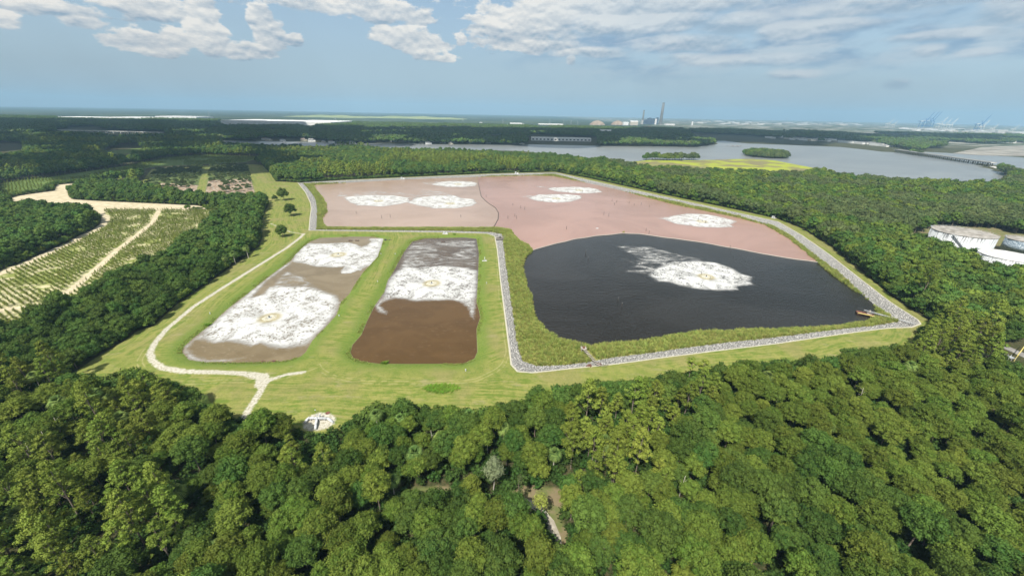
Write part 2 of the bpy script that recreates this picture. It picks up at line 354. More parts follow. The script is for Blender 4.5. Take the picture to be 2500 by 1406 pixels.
D['wat'] = full(lambda x, y: np.maximum(np.maximum(sdf(LB, x, y), sdf(MBA, x, y)), sdf(BIG, x, y)))
D['small'] = full(lambda x, y: np.maximum(sdf(LB, x, y), sdf(MBA, x, y)))
rb = (fy > 400) & (fy < 6000) & (np.abs(fx) < 7000)
D['riv'] = full(lambda x, y: np.maximum(sdf(RIVER, x, y), sdf(RIVER2, x, y)), rb)
D['marsh'] = full(lambda x, y: sdf(MARSH, x, y), rb)
D['rip'] = full(lambda x, y: np.minimum(sdf(RO, x, y), -sdf(RI, x, y)))
D['ripo'] = full(lambda x, y: sdf(RO, x, y))
D['weed'] = full(lambda x, y: np.minimum(sdf(RI, x, y), 3.0 - sdf(BIG, x, y)))
D['path'] = full(lambda x, y: np.maximum.reduce([sdl(l, x, y, w_) for l, w_ in PATHS] + [sdf(GP([(600,905),(655,912),(662,928),(640,950),(622,945),(625,925)]), x, y), sdf(PAD, x, y)]))
D['sand'] = full(lambda x, y: np.maximum.reduce([sdl(l, x, y, w_) for l, w_ in SRS] + [sdf(SANDF, x, y)] + [sdf(c, x, y) for c in CLRS[2:]] ))
D['plant'] = full(lambda x, y: np.maximum(sdf(PLANT, x, y), -1000))
D['dry'] = full(lambda x, y: np.maximum(sdf(GP([(360,455),(390,446),(484,452),(478,475),(400,468)]), x, y), sdf(GP([(508,440),(612,436),(624,472),(540,480),(500,474)]), x, y)))
D['cellin'] = full(lambda x, y: np.maximum(sdf(CELLA, x, y), sdf(CELLB, x, y)))
D['clr'] = full(lambda x, y: np.maximum(sdf(CLRS[0], x, y), sdf(CLRS[1], x, y)) + 2)
D['clr'] = np.maximum(D['clr'], full(lambda x, y: sdf(TANKF, x, y) + 10))
FIELDS = [GP(p) for p in ([(-60,348),(52,349),(62,366),(0,374),(-60,378)], [(240,372),(275,360),(335,352),(350,366),(300,378)], [(230,330),(160,312),(230,310),(260,318)])] + [PLANT2]
D['field'] = full(lambda x, y: np.maximum.reduce([sdf(p, x, y) for p in FIELDS]))
gz = height(fx, fy, D)
ny, nx = len(gy), len(gx)
idx = np.arange(ny * nx).reshape(ny, nx)
FQ = np.stack([idx[:-1, :-1].ravel(), idx[:-1, 1:].ravel(), idx[1:, 1:].ravel(), idx[1:, :-1].ravel()], 1)

gm, t, out = new_mat('ground')
pos = t.node('ShaderNodeNewGeometry').outputs['Position']
px_, py_, pz_ = t.sep(pos)
n_big = t.noise(pos, 0.035, 4.0); n_mid = t.noise(pos, 0.22, 4.0); n_fine = t.noise(pos, 1.1, 4.0, 0.65); n_huge = t.noise(pos, 0.0012, 6.0, 0.6)
wob = t.m('MULTIPLY', t.m('SUBTRACT', n_mid, 0.5), 3.0); wobf = t.m('MULTIPLY', t.m('SUBTRACT', n_fine, 0.5), 2.0)
A = {k: t.attr(k) for k in ('lawn', 'wat', 'small', 'rip', 'weed', 'path', 'sand', 'plant', 'dry', 'cellin', 'marsh', 'cells', 'riv', 'clr', 'ripo', 'field')}
# forest floor and far country
floor_ = t.mix(t.ss(n_fine, .35, .65), (.035, .045, .016), (.085, .075, .035))
farc = t.mix(t.ss(n_huge, .40, .58), (.020, .038, .022), (.055, .075, .035))
farc = t.mix(t.ss(t.noise(t.xyz(px_, t.m('MULTIPLY', py_, 2.0)), .0035, 3.0), .60, .70), farc, (.15, .155, .075))
dev = t.m('MULTIPLY', t.ss(t.noise(t.xyz(t.m('MULTIPLY', px_, .6), py_), .006, 4.0, .6), .50, .58), t.m('MULTIPLY', t.ss(px_, 1400, 2200), t.ss(py_, 1700, 2300)))
farc = t.mix(dev, farc, (.34, .33, .29))
dist = t.m('SQRT', t.m('ADD', t.m('MULTIPLY', px_, px_), t.m('MULTIPLY', py_, py_)))
c = t.mix(t.ss(dist, 2500, 4200), floor_, farc)
c = t.mix(t.ss(t.m('ADD', A['marsh'], t.m('MULTIPLY', wob, 4.0)), -2, 6), c, t.mix(t.ss(t.noise(pos, 0.012, 3.0), .45, .55), (.20, .18, .085), (.30, .34, .04)))
c = t.mix(t.ss(t.m('ADD', A['field'], wob), -1, 3), c, t.mix(n_mid, (.09, .15, .035), (.15, .20, .05)))
# plantation soil
c = t.mix(t.ss(t.m('ADD', A['clr'], wob), -1, 1), c, t.mix(t.ss(n_mid, .4, .6), (.13, .15, .05), (.20, .16, .09)))
c = t.mix(t.ss(t.m('ADD', A['plant'], wob), -.5, .8), c, t.mix(t.ss(t.m('ADD', n_mid, t.m('MULTIPLY', n_big, .8)), .82, 1.0), (.20, .23, .06), (.50, .46, .27)))
# lawn
wy = t.ss(t.m('ADD', py_, t.m('MULTIPLY', n_big, 10.0)), 160.0, 176.0)
lc = t.m('ADD', t.m('MULTIPLY', A['lawn'], wy), t.m('MULTIPLY', py_, t.m('SUBTRACT', 1.0, wy)))
sm = t.m('SUBTRACT', lc, t.m('MULTIPLY', n_big, 12.0))
st1 = t.m('SINE', t.m('MULTIPLY', sm, 2.6)); st2 = t.m('SINE', t.m('MULTIPLY', sm, 1.03))
stp = t.m('ADD', t.m('MULTIPLY', st1, 0.03), t.m('MULTIPLY', st2, 0.035))
streak = t.noise(t.xyz(t.m('MULTIPLY', px_, 0.05), t.m('MULTIPLY', lc, 0.55), 0), 1.6, 5.0, .6)
gmix = t.m('ADD', t.m('ADD', t.m('MULTIPLY', streak, 0.55), t.m('MULTIPLY', n_mid, 0.45)), stp)
lawn = t.mix(t.ss(gmix, .38, .60), (.120, .170, .028), (.235, .235, .066))
lawn = t.mix(t.m('MULTIPLY', t.ss(n_big, .48, .62), .55), lawn, (.235, .205, .085))
lawn = t.mix(t.m('MULTIPLY', t.ss(t.noise(pos, .5, 4.0, .7), .60, .70), .5), lawn, (.30, .245, .13))
lawn = t.mix(t.m('MULTIPLY', t.ss(n_fine, .45, .7), .4), lawn, (.08, .115, .022))
rut = t.m('MULTIPLY', t.m('MULTIPLY', t.ss(t.m('ABSOLUTE', t.m('SUBTRACT', t.m('ABSOLUTE', t.m('SUBTRACT', A['small'], -17.0)), 1.0)), .45, .1), t.ss(n_mid, .40, .55)), .5)
lawn = t.mix(rut, lawn, (.36, .33, .16))
worn = t.m('MULTIPLY', t.ss(t.noise(t.xyz(t.m('MULTIPLY', px_, .35), py_), .16, 6.0, .7), .57, .66), .55)
lawn = t.mix(worn, lawn, (.27, .235, .125))
bank = t.m('MULTIPLY', t.ss(t.m('ADD', A['small'], wob), -7, -4.2), t.ss(t.m('ADD', A['small'], wobf), -.2, -1.6))
lawn = t.mix(t.m('MULTIPLY', t.ss(t.m('ADD', A['wat'], t.m('MULTIPLY', wob, 1.6)), -10.5, -3), .8), lawn, t.mix(t.ss(n_fine, .35, .65), (.085, .155, .020), (.15, .20, .038)))
lawn = t.mix(t.ss(t.m('ADD', A['small'], t.m('MULTIPLY', wobf, .5)), -.5, .2), lawn, (.20, .17, .12))
c = t.mix(t.ss(t.m('ADD', t.m('MAXIMUM', A['lawn'], A['cells']), wobf), -.6, .4), c, lawn)
c = t.mix(t.ss(t.m('ADD', A['cellin'], wob), -.5, .8), c, t.mix(t.ss(n_mid, .4, .6), (.07, .11, .03), (.13, .16, .055)))
c = t.mix(t.m('MULTIPLY', t.ss(t.m('ADD', A['dry'], wob), -1, 2), t.ss(n_fine, .30, .48)), c, t.mix(t.ss(n_mid, .45, .6), (.26, .17, .11), (.45, .39, .32)))
# weeds bed
c = t.mix(t.ss(t.m('ADD', A['weed'], wobf), -.3, .3), c, t.mix(n_fine, (.15, .18, .045), (.30, .27, .10)))
# riprap bed with pale margins
vor = t.node('ShaderNodeTexVoronoi'); t.put(vor.inputs['Vector'], pos); vor.inputs['Scale'].default_value = 1.7
stone = t.mix(t.ss(vor.outputs['Distance'], .12, .55), (.42, .41, .385), (.15, .147, .14))
rw = t.m('ADD', A['rip'], t.m('MULTIPLY', wobf, .45))
stone = t.mix(t.ss(t.m('ADD', A['ripo'], t.m('MULTIPLY', wobf, .5)), 1.25, .5), stone, (.52, .49, .39))
c = t.mix(t.ss(rw, -.1, .15), c, stone)
# gravel track and sand
pw = t.m('ADD', A['path'], t.m('ADD', t.m('MULTIPLY', wobf, 1.1), t.m('MULTIPLY', wob, .35)))
c = t.mix(t.ss(pw, -.6, .7), c, t.mix(t.ss(n_fine, .32, .62), (.30, .275, .20), (.50, .475, .40)))
sw_ = t.m('ADD', A['sand'], t.m('MULTIPLY', wob, 1.0))
c = t.mix(t.ss(sw_, -.8, .8), c, t.mix(t.ss(n_mid, .3, .7), (.60, .52, .37), (.43, .37, .24)))
hgt = t.m('ADD', t.m('MULTIPLY', n_fine, .25), t.m('MULTIPLY', t.m('MULTIPLY', vor.outputs['Distance'], -.6), t.ss(A['rip'], 0, .5)))
principled(t, out, c, .95, t.bump(hgt, .6, 1.0), spec=.15)

V = np.stack([fx, fy, gz], 1)
cen = D['lawn'][FQ].mean(1)
def sub(name, mask):
    F = FQ[mask]; used, inv = np.unique(F, return_inverse=True)
    me = mesh_from(name, V[used], inv.reshape(F.shape), [gm], smooth=True, attrs={k: D[k][used] for k in A})
    return tag(link(name, me), kind='structure')
islawn = (cen > 0)
fm = lambda k: D[k][FQ].mean(1)
isrip = islawn & (fm('rip') > 0.0)
ispath = islawn & (fm('path') > 0) & ~isrip
issand = (~islawn) & (fm('sand') > 0)
sub('ground', ~islawn & ~issand); sub('lawn', islawn & ~isrip & ~ispath); sub('gravel_bank', isrip); sub('track', ispath); sub('sand', issand)

# ------------------------------------------------------------------ water
def water_mat(name, c1, c2, sc_=.02, rough=.12, wave=.35, wl=1.0, spec=.25, stretch=True, c3=None):
    m, t, out = new_mat(name); pos = t.node('ShaderNodeNewGeometry').outputs['Position']
    x, y, z = t.sep(pos)
    n = t.noise(t.xyz(x, t.m('MULTIPLY', y, 1.4)), sc_, 5.0, .6, 1.2)
    c = t.mix(t.ss(n, .35, .65), c1, c2)
    if c3: c = t.mix(t.m('MULTIPLY', t.ss(t.noise(t.xyz(x, t.m('MULTIPLY', y, 1.8)), sc_ * 3, 6.0, .7, 2.5), .56, .70), .6), c, c3)
    wn = t.m('ADD', t.noise(t.xyz(t.m('MULTIPLY', x, .45), t.m('MULTIPLY', y, 1.1)), wl, 3.0, .6), t.m('MULTIPLY', t.noise(t.xyz(t.m('ADD', x, y), t.m('MULTIPLY', y, 1.2)), wl * .35, 2.0), 1.2))
    principled(t, out, c, rough, t.bump(wn, wave, .35), spec=spec); return m
def sheet(name, poly, z, mat, dz=0.0):
    from mathutils.geometry import tessellate_polygon
    pts = [Vector((p[0], p[1], z)) for p in poly]; tr = tessellate_polygon([pts])
    Vv = [tuple(p) for p in pts]; F = []
    for a, b, c_ in tr:
        n = (pts[b] - pts[a]).cross(pts[c_] - pts[a]).z; F.append((a, b, c_) if n > 0 else (a, c_, b))
    o = link(name, mesh_from(name, Vv, F, [mat])); return tag(o, kind='structure')
def grow(poly, d):
    """push each vertex outward a little so the sheet runs under its bank"""
    P_ = np.asarray(poly); out_ = []
    area = 0.5 * np.sum(P_[:, 0] * np.roll(P_[:, 1], -1) - np.roll(P_[:, 0], -1) * P_[:, 1]); s = 1 if area > 0 else -1
    for i in range(len(P_)):
        a = P_[i - 1]; b = P_[i]; c_ = P_[(i + 1) % len(P_)]; e1 = b - a; e2 = c_ - b
        n = np.array([e1[1], -e1[0]]) / (np.linalg.norm(e1) + 1e-9) + np.array([e2[1], -e2[0]]) / (np.linalg.norm(e2) + 1e-9)
        n = n / (np.linalg.norm(n) + 1e-9); out_.append(b + s * n * d)
    return np.array(out_)
PW_pink = water_mat('pink_pond_water', (.30, .18, .14), (.36, .22, .175), .008, .2, .3, c3=(.34, .235, .19))
PW_tan = water_mat('tan_pond_water', (.31, .215, .16), (.37, .265, .205), .008, .2, .3, c3=(.36, .28, .225))
PW_black = water_mat('black_pond_water', (.013, .011, .009), (.022, .020, .018), .01, .16, .6, .8, spec=.24)
PW_left = water_mat('olive_basin_water', (.150, .112, .060), (.20, .155, .09), .03, .2, .2, c3=(.28, .23, .16))
PW_mid = water_mat('brown_basin_water', (.080, .045, .016), (.098, .056, .021), .03, .2, .3, spec=.15, c3=(.15, .095, .055))
PW_midn = water_mat('grey_brown_basin_water', (.068, .046, .029), (.088, .062, .040), .03, .2, .25, c3=(.26, .23, .20))
PW_river = water_mat('river_water', (.17, .18, .18), (.21, .22, .215), .004, .28, .4, .25)
def keep(poly, line_px, d=6.0):
    """grow a pond outline except where it runs along the shared floating curtain"""
    g_ = grow(poly, d); L = GP(line_px, WL); out_ = []
    for p, q in zip(poly, g_):
        dd = np.min(np.hypot(L[:, 0] - p[0], L[:, 1] - p[1])); out_.append(p if dd < .5 else q)
    return np.array(out_)
sheet('pond_water', keep(TAN, BAFF + [(1167,432)], 5), WL, PW_tan); sheet('pond_water', keep(PINK, CURT + BAFF + [(1167,432)], 5), WL, PW_pink)
sheet('pond_water', keep(BLK, CURT, 5), WL, PW_black)
sheet('basin_water', grow(LB, 2.0), WL, PW_left)
# the brown basin: southern and northern water differ in colour
mats_split = GP([(900, 722), (1200, 722)], WL)
Mg = grow(MBA, 2.0); ysp = mats_split[0][1]
def clip_y(poly, y0, keep_above):
    r = []; n = len(poly)
    for i in range(n):
        a = poly[i]; b = poly[(i + 1) % n]; ia = (a[1] > y0) == keep_above; ib = (b[1] > y0) == keep_above
        if ia: r.append(a)
        if ia != ib: k = (y0 - a[1]) / (b[1] - a[1]); r.append(a + (b - a) * k)
    return np.array(r)
sheet('basin_water', clip_y(Mg, ysp, False), WL, PW_mid); sheet('basin_water', clip_y(Mg, ysp, True), WL, PW_midn)
sheet('river', grow(RIVER, 14), -1.75, PW_river); sheet('river', grow(RIVER2, 10), -1.75, PW_river)

# ------------------------------------------------------------------ foam rafts
fmat, t, out = new_mat('foam')
ob = t.node('ShaderNodeTexCoord').outputs['Object']; x, y, z = t.sep(ob)
edge = t.attr('edge'); soft = t.attr('soft')
r = t.m('SQRT', t.m('ADD', t.m('MULTIPLY', x, x), t.m('MULTIPLY', y, y))); th = t.m('ARCTAN2', y, x)
rn = t.noise(t.xyz(t.m('MULTIPLY', t.m('COSINE', th), 17.0), t.m('MULTIPLY', t.m('SINE', th), 17.0), t.m('MULTIPLY', r, .5)), 1.25, 3.0, .55)
cell_ = t.noise(ob, .8, 4.0, .62, .4); patch = t.noise(ob, .11, 4.0, .6, .8)
holes = t.m('MULTIPLY', t.ss(t.m('ADD', t.m('MULTIPLY', rn, .68), t.m('ADD', t.m('MULTIPLY', cell_, .32), t.m('MULTIPLY', t.m('SUBTRACT', patch, .5), .35))), .53, .59), t.ss(r, 7.0, 12.0))
holes = t.m('MULTIPLY', holes, t.m('MULTIPLY', t.ss(edge, 1.0, 6.0), .72))
sw = t.noise(t.xyz(t.m('MULTIPLY', x, .45), y), .07, 5.0, .58, 2.2)
d1 = t.ss(t.m('ADD', edge, t.m('ADD', t.m('MULTIPLY', t.m('SUBTRACT', t.noise(ob, .3, 5.0, .65), .5), 5.0), t.m('MULTIPLY', t.m('SUBTRACT', rn, .5), 7.0))), -1.0, 1.4)
d2 = t.m('MULTIPLY', t.ss(t.m('ADD', t.m('MINIMUM', t.m('MULTIPLY', edge, .02), .05), t.m('SUBTRACT', sw, .5)), -.06, .28, 0.0, .72), t.ss(edge, -.5, 4))
al = t.m('MULTIPLY', t.m('ADD', t.m('MULTIPLY', d1, t.m('SUBTRACT', 1.0, soft)), t.m('MULTIPLY', d2, soft)), t.m('SUBTRACT', 1.0, holes)); al = t.m('MULTIPLY', al, t.ss(t.m('ADD', edge, t.m('MULTIPLY', t.m('SUBTRACT', sw, .5), 16.0)), -.5, 6.0, .62, 1.0)); al = t.m('MULTIPLY', al, t.ss(patch, .66, .42, .70, 1.0))
fc = t.mix(t.ss(t.m('ADD', r, t.m('MULTIPLY', cell_, 3.0)), 6.0, 10.5), (.36, .32, .20), t.mix(t.ss(t.noise(ob, .12, 5.0, .6), .35, .65), (.61, .61, .60), (.48, .48, .465)))
pb = principled(t, None, fc, .9, t.bump(cell_, .5, .3), spec=.2)
tr = t.node('ShaderNodeBsdfTransparent'); mx = t.node('ShaderNodeMixShader')
t.l.new(al, mx.inputs[0]); t.l.new(tr.outputs[0], mx.inputs[1]); t.l.new(pb.outputs[0], mx.inputs[2]); t.l.new(mx.outputs[0], out.inputs[0])
FO = [
 ((826,622), [(751,594),(796,595),(852,592),(869,597),(882,603),(897,598),(905,590),(900,583),(938,581),(935,596),(924,626),(907,646),(880,660),(852,668),(835,668),(832,662),(841,651),(813,653),(768,651),(740,643),(712,640),(720,622),(740,603)], [], 'far one of the two in the left basin', LB),
 ((658,776), [(712,636),(690,650),(650,680),(598,719),(544,763),(498,803),(449,845),(444,862),(460,880),(500,886),(560,884),(600,872),(560,876),(505,877),(478,868),(462,852),(476,833),(493,832),(518,840),(560,836),(588,842),(616,847),(633,840),(656,850),(670,854),(712,851),(750,846),(764,831),(795,800),(823,769),(834,738),(824,721),(796,712),(768,704),(740,698),(698,699),(655,700),(640,718),(620,724),(628,714),(656,684),(690,660),(712,644)], [(655,705),(684,672),(700,660),(740,672),(780,700),(826,722),(790,730),(700,725)], 'broad sheet in the near half of the left basin', LB),
 ((1054,692), [(964,662),(992,651),(1020,654),(1076,648),(1118,651),(1149,657),(1169,661),(1168,696),(1165,738),(1162,758),(1157,780),(1146,772),(1143,755),(1127,741),(1101,734),(1062,735),(1006,737),(987,731),(964,730),(936,738),(930,746),(947,760),(944,769),(922,763),(912,749),(929,724),(945,685)], [(977,645),(985,612),(1004,592),(1050,588),(1168,586),(1169,665),(1100,660),(1020,668),(960,670)], 'raft across the brown middle basin', MBA),
 ((924,491), [(836,482),(852,495),(869,502),(936,505),(978,499),(1001,493),(998,483),(960,477),(908,477),(866,478)], [(820,480),(830,468),(850,474),(920,466),(1000,472),(1030,480),(1020,496),(985,494),(900,480)], 'left of the pair in the tan part of the large pond', None),
 ((1099,497), [(992,495),(1020,503),(1062,510),(1118,509),(1155,503),(1166,496),(1157,486),(1128,484),(1110,477),(1060,478),(1015,483)], [(1000,492),(1015,476),(1030,462),(1076,467),(1112,476),(1130,486),(1060,484)], 'right of the pair in the tan part of the large pond', None),
 ((1118,450), [(1048,451),(1090,457),(1132,457.5),(1163,454),(1167,448),(1155,444),(1104,442),(1076,444)], [(1020,445),(1040,444),(1090,443),(1080,450),(1045,452)], 'against the north bank beside the baffle', None),
 ((1414,465), [(1334,462),(1357,468),(1396,472),(1438,473),(1473,470),(1460,462),(1438,458),(1396,456),(1351,458)], [(1300,454),(1350,457),(1400,458),(1350,464)], 'upper of the two in the pink pond middle', None),
 ((1358,485), [(1287,484),(1312,492),(1360,496),(1396,493),(1421,485),(1421,478),(1382,474),(1312,475)], [(1250,477),(1300,477),(1340,482),(1300,486)], 'lower of the two in the pink pond middle', None),
 ((1714,541), [(1615,535),(1648,547),(1704,555),(1752,557),(1794,555),(1786,549),(1802,541),(1774,533),(1727,523),(1676,521),(1634,528)], [(1580,530),(1640,529),(1690,520),(1640,540)], 'near the right bank of the pink pond', None),
 ((1724,676), [(1584,671),(1606,688),(1634,690),(1660,699),(1704,707),(1755,711),(1805,709),(1802,700),(1844,696),(1833,688),(1839,676),(1811,668),(1788,654),(1746,640),(1704,636),(1640,640),(1600,655)], [(1510,630),(1560,634),(1500,600),(1580,600),(1662,621),(1720,632),(1700,650),(1620,665),(1600,690),(1570,670),(1515,662),(1545,646)], 'large one on the black pond', None)]
foam_names = []
for k, ((cu, cv), hard, wisp, where, clip) in enumerate(FO):
    cx, cy = G(cu, cv, WL); HP = GP(hard, WL); WP = GP(wisp, WL) if wisp else None
    allp = np.vstack([HP, WP]) if wisp else HP
    x0, y0 = allp.min(0) - 3; x1, y1 = allp.max(0) + 3
    st_ = 0.5 if cy < 420 else 0.9
    xs = np.arange(x0, x1, st_); ys = np.arange(y0, y1, st_); XX, YY = np.meshgrid(xs, ys); X = XX.ravel(); Y = YY.ravel()
    eh = sdf(HP, X, Y); ew = sdf(WP, X, Y) if wisp else np.full(X.shape, -1e3)
    if clip is not None: ck = sdf(clip, X, Y); eh = np.where(ck < 0.5, np.minimum(eh, ck + .8), eh); ew = np.minimum(ew, ck)
    edge_ = np.maximum(eh, np.where(eh > 0, eh, ew)); soft_ = 1 - sstep(eh, -2.0, 5.0) if wisp else np.zeros(X.shape)
    e2 = np.where(soft_ > .5, np.maximum(ew, eh), eh); edge_ = np.where(eh > -1.5, np.maximum(eh, np.minimum(ew, 0.0 + ew)), ew)
    edge_ = np.maximum(eh, ew)
    n0 = len(xs); m0 = len(ys); id_ = np.arange(n0 * m0).reshape(m0, n0)
    F = np.stack([id_[:-1, :-1].ravel(), id_[:-1, 1:].ravel(), id_[1:, 1:].ravel(), id_[1:, :-1].ravel()], 1)
    F = F[edge_[F].max(1) > -2.5]; used, inv = np.unique(F, return_inverse=True)
    zz = 0.04 + 0.16 * np.clip(eh[used], 0, 1) * vnoise(X[used], Y[used], 1.5, 3)
    me = mesh_from('foam', np.stack([X[used] - cx, Y[used] - cy, zz], 1), inv.reshape(F.shape), [fmat], smooth=True, attrs={'edge': edge_[used], 'soft': soft_[used]})
    tag(link('foam', me, loc=(cx, cy, WL)), 'white foam spread around an aerator, ' + where, 'foam', kind='stuff')

# ------------------------------------------------------------------ foliage
def leaf_mat(name, c1, c2, c3, trans=.06):
    m, t, out = new_mat(name)
    oi = t.node('ShaderNodeObjectInfo').outputs['Random']; ti = t.attr('tint')
    c = t.mix(oi, c1, c2); c = t.mix(t.m('MULTIPLY', ti, .75), c, c3)
    hs = t.node('ShaderNodeHueSaturation'); t.put(hs.inputs['Color'], c)
    t.put(hs.inputs['Value'], t.m('ADD', .75, t.m('MULTIPLY', t.m('FRACT', t.m('MULTIPLY', oi, 7.31)), .5)))
    t.put(hs.inputs['Hue'], t.m('ADD', .485, t.m('MULTIPLY', t.m('FRACT', t.m('MULTIPLY', oi, 3.77)), .03)))
    d = t.node('ShaderNodeBsdfPrincipled'); t.l.new(hs.outputs[0], d.inputs['Base Color']); d.inputs['Roughness'].default_value = .7; d.inputs['Specular IOR Level'].default_value = .08
    tl = t.node('ShaderNodeBsdfTranslucent'); t.l.new(hs.outputs[0], tl.inputs[0])
    mx = t.node('ShaderNodeMixShader'); mx.inputs[0].default_value = trans
    t.l.new(d.outputs[0], mx.inputs[1]); t.l.new(tl.outputs[0], mx.inputs[2]); t.l.new(mx.outputs[0], out.inputs[0]); return m
LM = {'pine': leaf_mat('pine_needles', (.115, .172, .024), (.162, .212, .033), (.218, .258, .048)),
      'oak': leaf_mat('broadleaf_leaves', (.066, .122, .018), (.115, .16, .025), (.165, .205, .036)),
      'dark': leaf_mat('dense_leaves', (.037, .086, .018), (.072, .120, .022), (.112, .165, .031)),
      'moss': leaf_mat('greyish_oak_leaves', (.055, .088, .028), (.085, .115, .034), (.125, .15, .058)),
      'palm': leaf_mat('palm_fronds', (.075, .135, .035), (.10, .16, .04), (.25, .33, .085), .12),
      'pale': leaf_mat('pale_hanging_leaves', (.20, .26, .13), (.22, .28, .14), (.30, .35, .20)),
      'yellow': leaf_mat('yellow_green_leaves', (.20, .24, .045), (.22, .26, .05), (.28, .31, .08)),
      'sap': leaf_mat('young_pine_needles', (.15, .21, .03), (.19, .24, .04), (.25, .28, .06), .4),
      'reed': leaf_mat('reed_blades', (.40, .44, .12), (.27, .40, .08), (.62, .54, .22), .55),
      'under': leaf_mat('shade_darkened_leaves', (.03, .068, .014), (.045, .085, .018), (.065, .11, .024)),  # undergrowth leaf colour darkened to deepen the shade in gaps between crowns
      'dead': leaf_mat('dry_brush', (.34, .28, .21), (.42, .36, .28), (.5, .45, .37))}
_phi = (1 + 5 ** .5) / 2
IV = np.array([(-1, _phi, 0), (1, _phi, 0), (-1, -_phi, 0), (1, -_phi, 0), (0, -1, _phi), (0, 1, _phi), (0, -1, -_phi), (0, 1, -_phi), (_phi, 0, -1), (_phi, 0, 1), (-_phi, 0, -1), (-_phi, 0, 1)]); IV /= np.linalg.norm(IV[0])
IF = [(0,11,5),(0,5,1),(0,1,7),(0,7,10),(0,10,11),(1,5,9),(5,11,4),(11,10,2),(10,7,6),(7,1,8),(3,9,4),(3,4,2),(3,2,6),(3,6,8),(3,8,9),(4,9,5),(2,4,11),(6,2,10),(8,6,7),(9,8,1)]
def ico2():
    V = [tuple(v) for v in IV]; F = []; cache = {}
    def mid(a, b):
        k = (min(a, b), max(a, b))
        if k not in cache:
            m = np.array(V[a]) + np.array(V[b]); V.append(tuple(m / np.linalg.norm(m))); cache[k] = len(V) - 1
        return cache[k]
    for a, b, c_ in IF:
        x, y, z = mid(a, b), mid(b, c_), mid(c_, a); F += [(a, x, z), (b, y, x), (c_, z, y), (x, y, z)]
    return np.array(V), np.array(F)
I2V, I2F = ico2()
def crown(seed, lobes, nleaf, lw, ll, mat, name, core=.78, zs=.8, sub2=True, jit=.7):
    """lobes: list of (centre, radius); leaf faces spread over each lobe round a rough solid core"""
    r_ = np.random.default_rng(seed); VV = []; FF = []; TT = []; off = 0
    bv, bf = (I2V, I2F) if sub2 else (IV, np.array(IF))
    for c_, rad in lobes:
        v = bv * (rad * core * (1 + r_.uniform(-.22, .18, (len(bv), 1)))) * np.array([1, 1, zs]) + c_
        tt = r_.random() * .8
        VV.append(v); FF.append(np.hstack([bf + off, bf[:, 2:3] + off])); TT.append(np.full(len(v), tt * .5)); off += len(v)
        n = int(nleaf * (rad / 2.0) ** 2) + 3
        d = r_.normal(size=(n, 3)); d[:, 2] = np.abs(d[:, 2]) * 1.0 - .35 * r_.random(n); d /= np.linalg.norm(d, axis=1)[:, None]
        p = c_ + d * (rad * r_.uniform(.72, 1.12, (n, 1))) * np.array([1, 1, zs])
        nn = d + r_.normal(size=(n, 3)) * jit; nn /= np.linalg.norm(nn, axis=1)[:, None]
        a = np.cross(nn, r_.normal(size=(n, 3))); a /= np.linalg.norm(a, axis=1)[:, None]; b = np.cross(nn, a)
        s_ = r_.uniform(.6, 1.35, (n, 1)); a = a * ll * s_ / 2; b = b * lw * s_ / 2
        q = np.stack([p - a, p - b * 1.0, p + a, p + b * 1.0], 1).reshape(-1, 3)
        VV.append(q); FF.append(np.arange(off, off + 4 * n).reshape(n, 4)); off += 4 * n
        TT.append(np.repeat(np.clip(tt + r_.uniform(-.3, .4, n), 0, 1), 4))
    V_ = np.vstack(VV); F_ = np.vstack(FF)
    # core triangles were padded to quads with a repeated corner: split them out
    tri = F_[:, 2] == F_[:, 3]
    me = bpy.data.meshes.new(name); me.vertices.add(len(V_)); me.vertices.foreach_set('co', V_.astype(np.float32).ravel())
    cnt = np.where(tri, 3, 4); st_ = np.concatenate([[0], np.cumsum(cnt)[:-1]])
    loops = np.concatenate([f[:3] if t_ else f for f, t_ in zip(F_, tri)])
    me.loops.add(int(cnt.sum())); me.loops.foreach_set('vertex_index', loops.astype(np.int32))
    me.polygons.add(len(F_)); me.polygons.foreach_set('loop_start', st_.astype(np.int32))
    me.materials.append(mat); me.update()
    at = me.attributes.new('tint', 'FLOAT', 'POINT'); at.data.foreach_set('value', np.concatenate(TT).astype(np.float32))
    return me
def oak_lobes(seed, R=5.2, zc=9.0, zh=3.6, n=20, lr=(1.4, 2.3)):
    r_ = np.random.default_rng(seed); L = []
    for i in range(n):
        k = (i + .5) / n; ph = i * 2.399 + r_.uniform(-.4, .4); cz = 1 - 1.25 * k; cz = max(cz, -.35); sr = math.sqrt(max(0, 1 - cz * cz))
        rr = R * r_.uniform(.62, .98)
        L.append((np.array([rr * sr * math.cos(ph) * .8, rr * sr * math.sin(ph) * .8, zc + zh * cz * r_.uniform(.75, 1.15)]), r_.uniform(*lr)))
    L.append((np.array([0, 0, zc]), R * .5)); return L
def pine_lobes(seed, h=17, R=3.6, n=20, low=.5, lr=(.95, 1.55)):
    r_ = np.random.default_rng(seed); L = []
    for i in range(n):
        k = (i + .5) / n; z = h * (low + (1 - low) * k) + r_.uniform(-.6, .6); rr = R * (1.05 - .85 * k ** 1.6) * r_.uniform(.45, 1.0); ph = i * 2.399 + r_.uniform(-.5, .5)
        L.append((np.array([rr * math.cos(ph), rr * math.sin(ph), z]), r_.uniform(*lr) * (1.1 - .25 * k)))
    L.append((np.array([0, 0, h]), 1.0)); return L
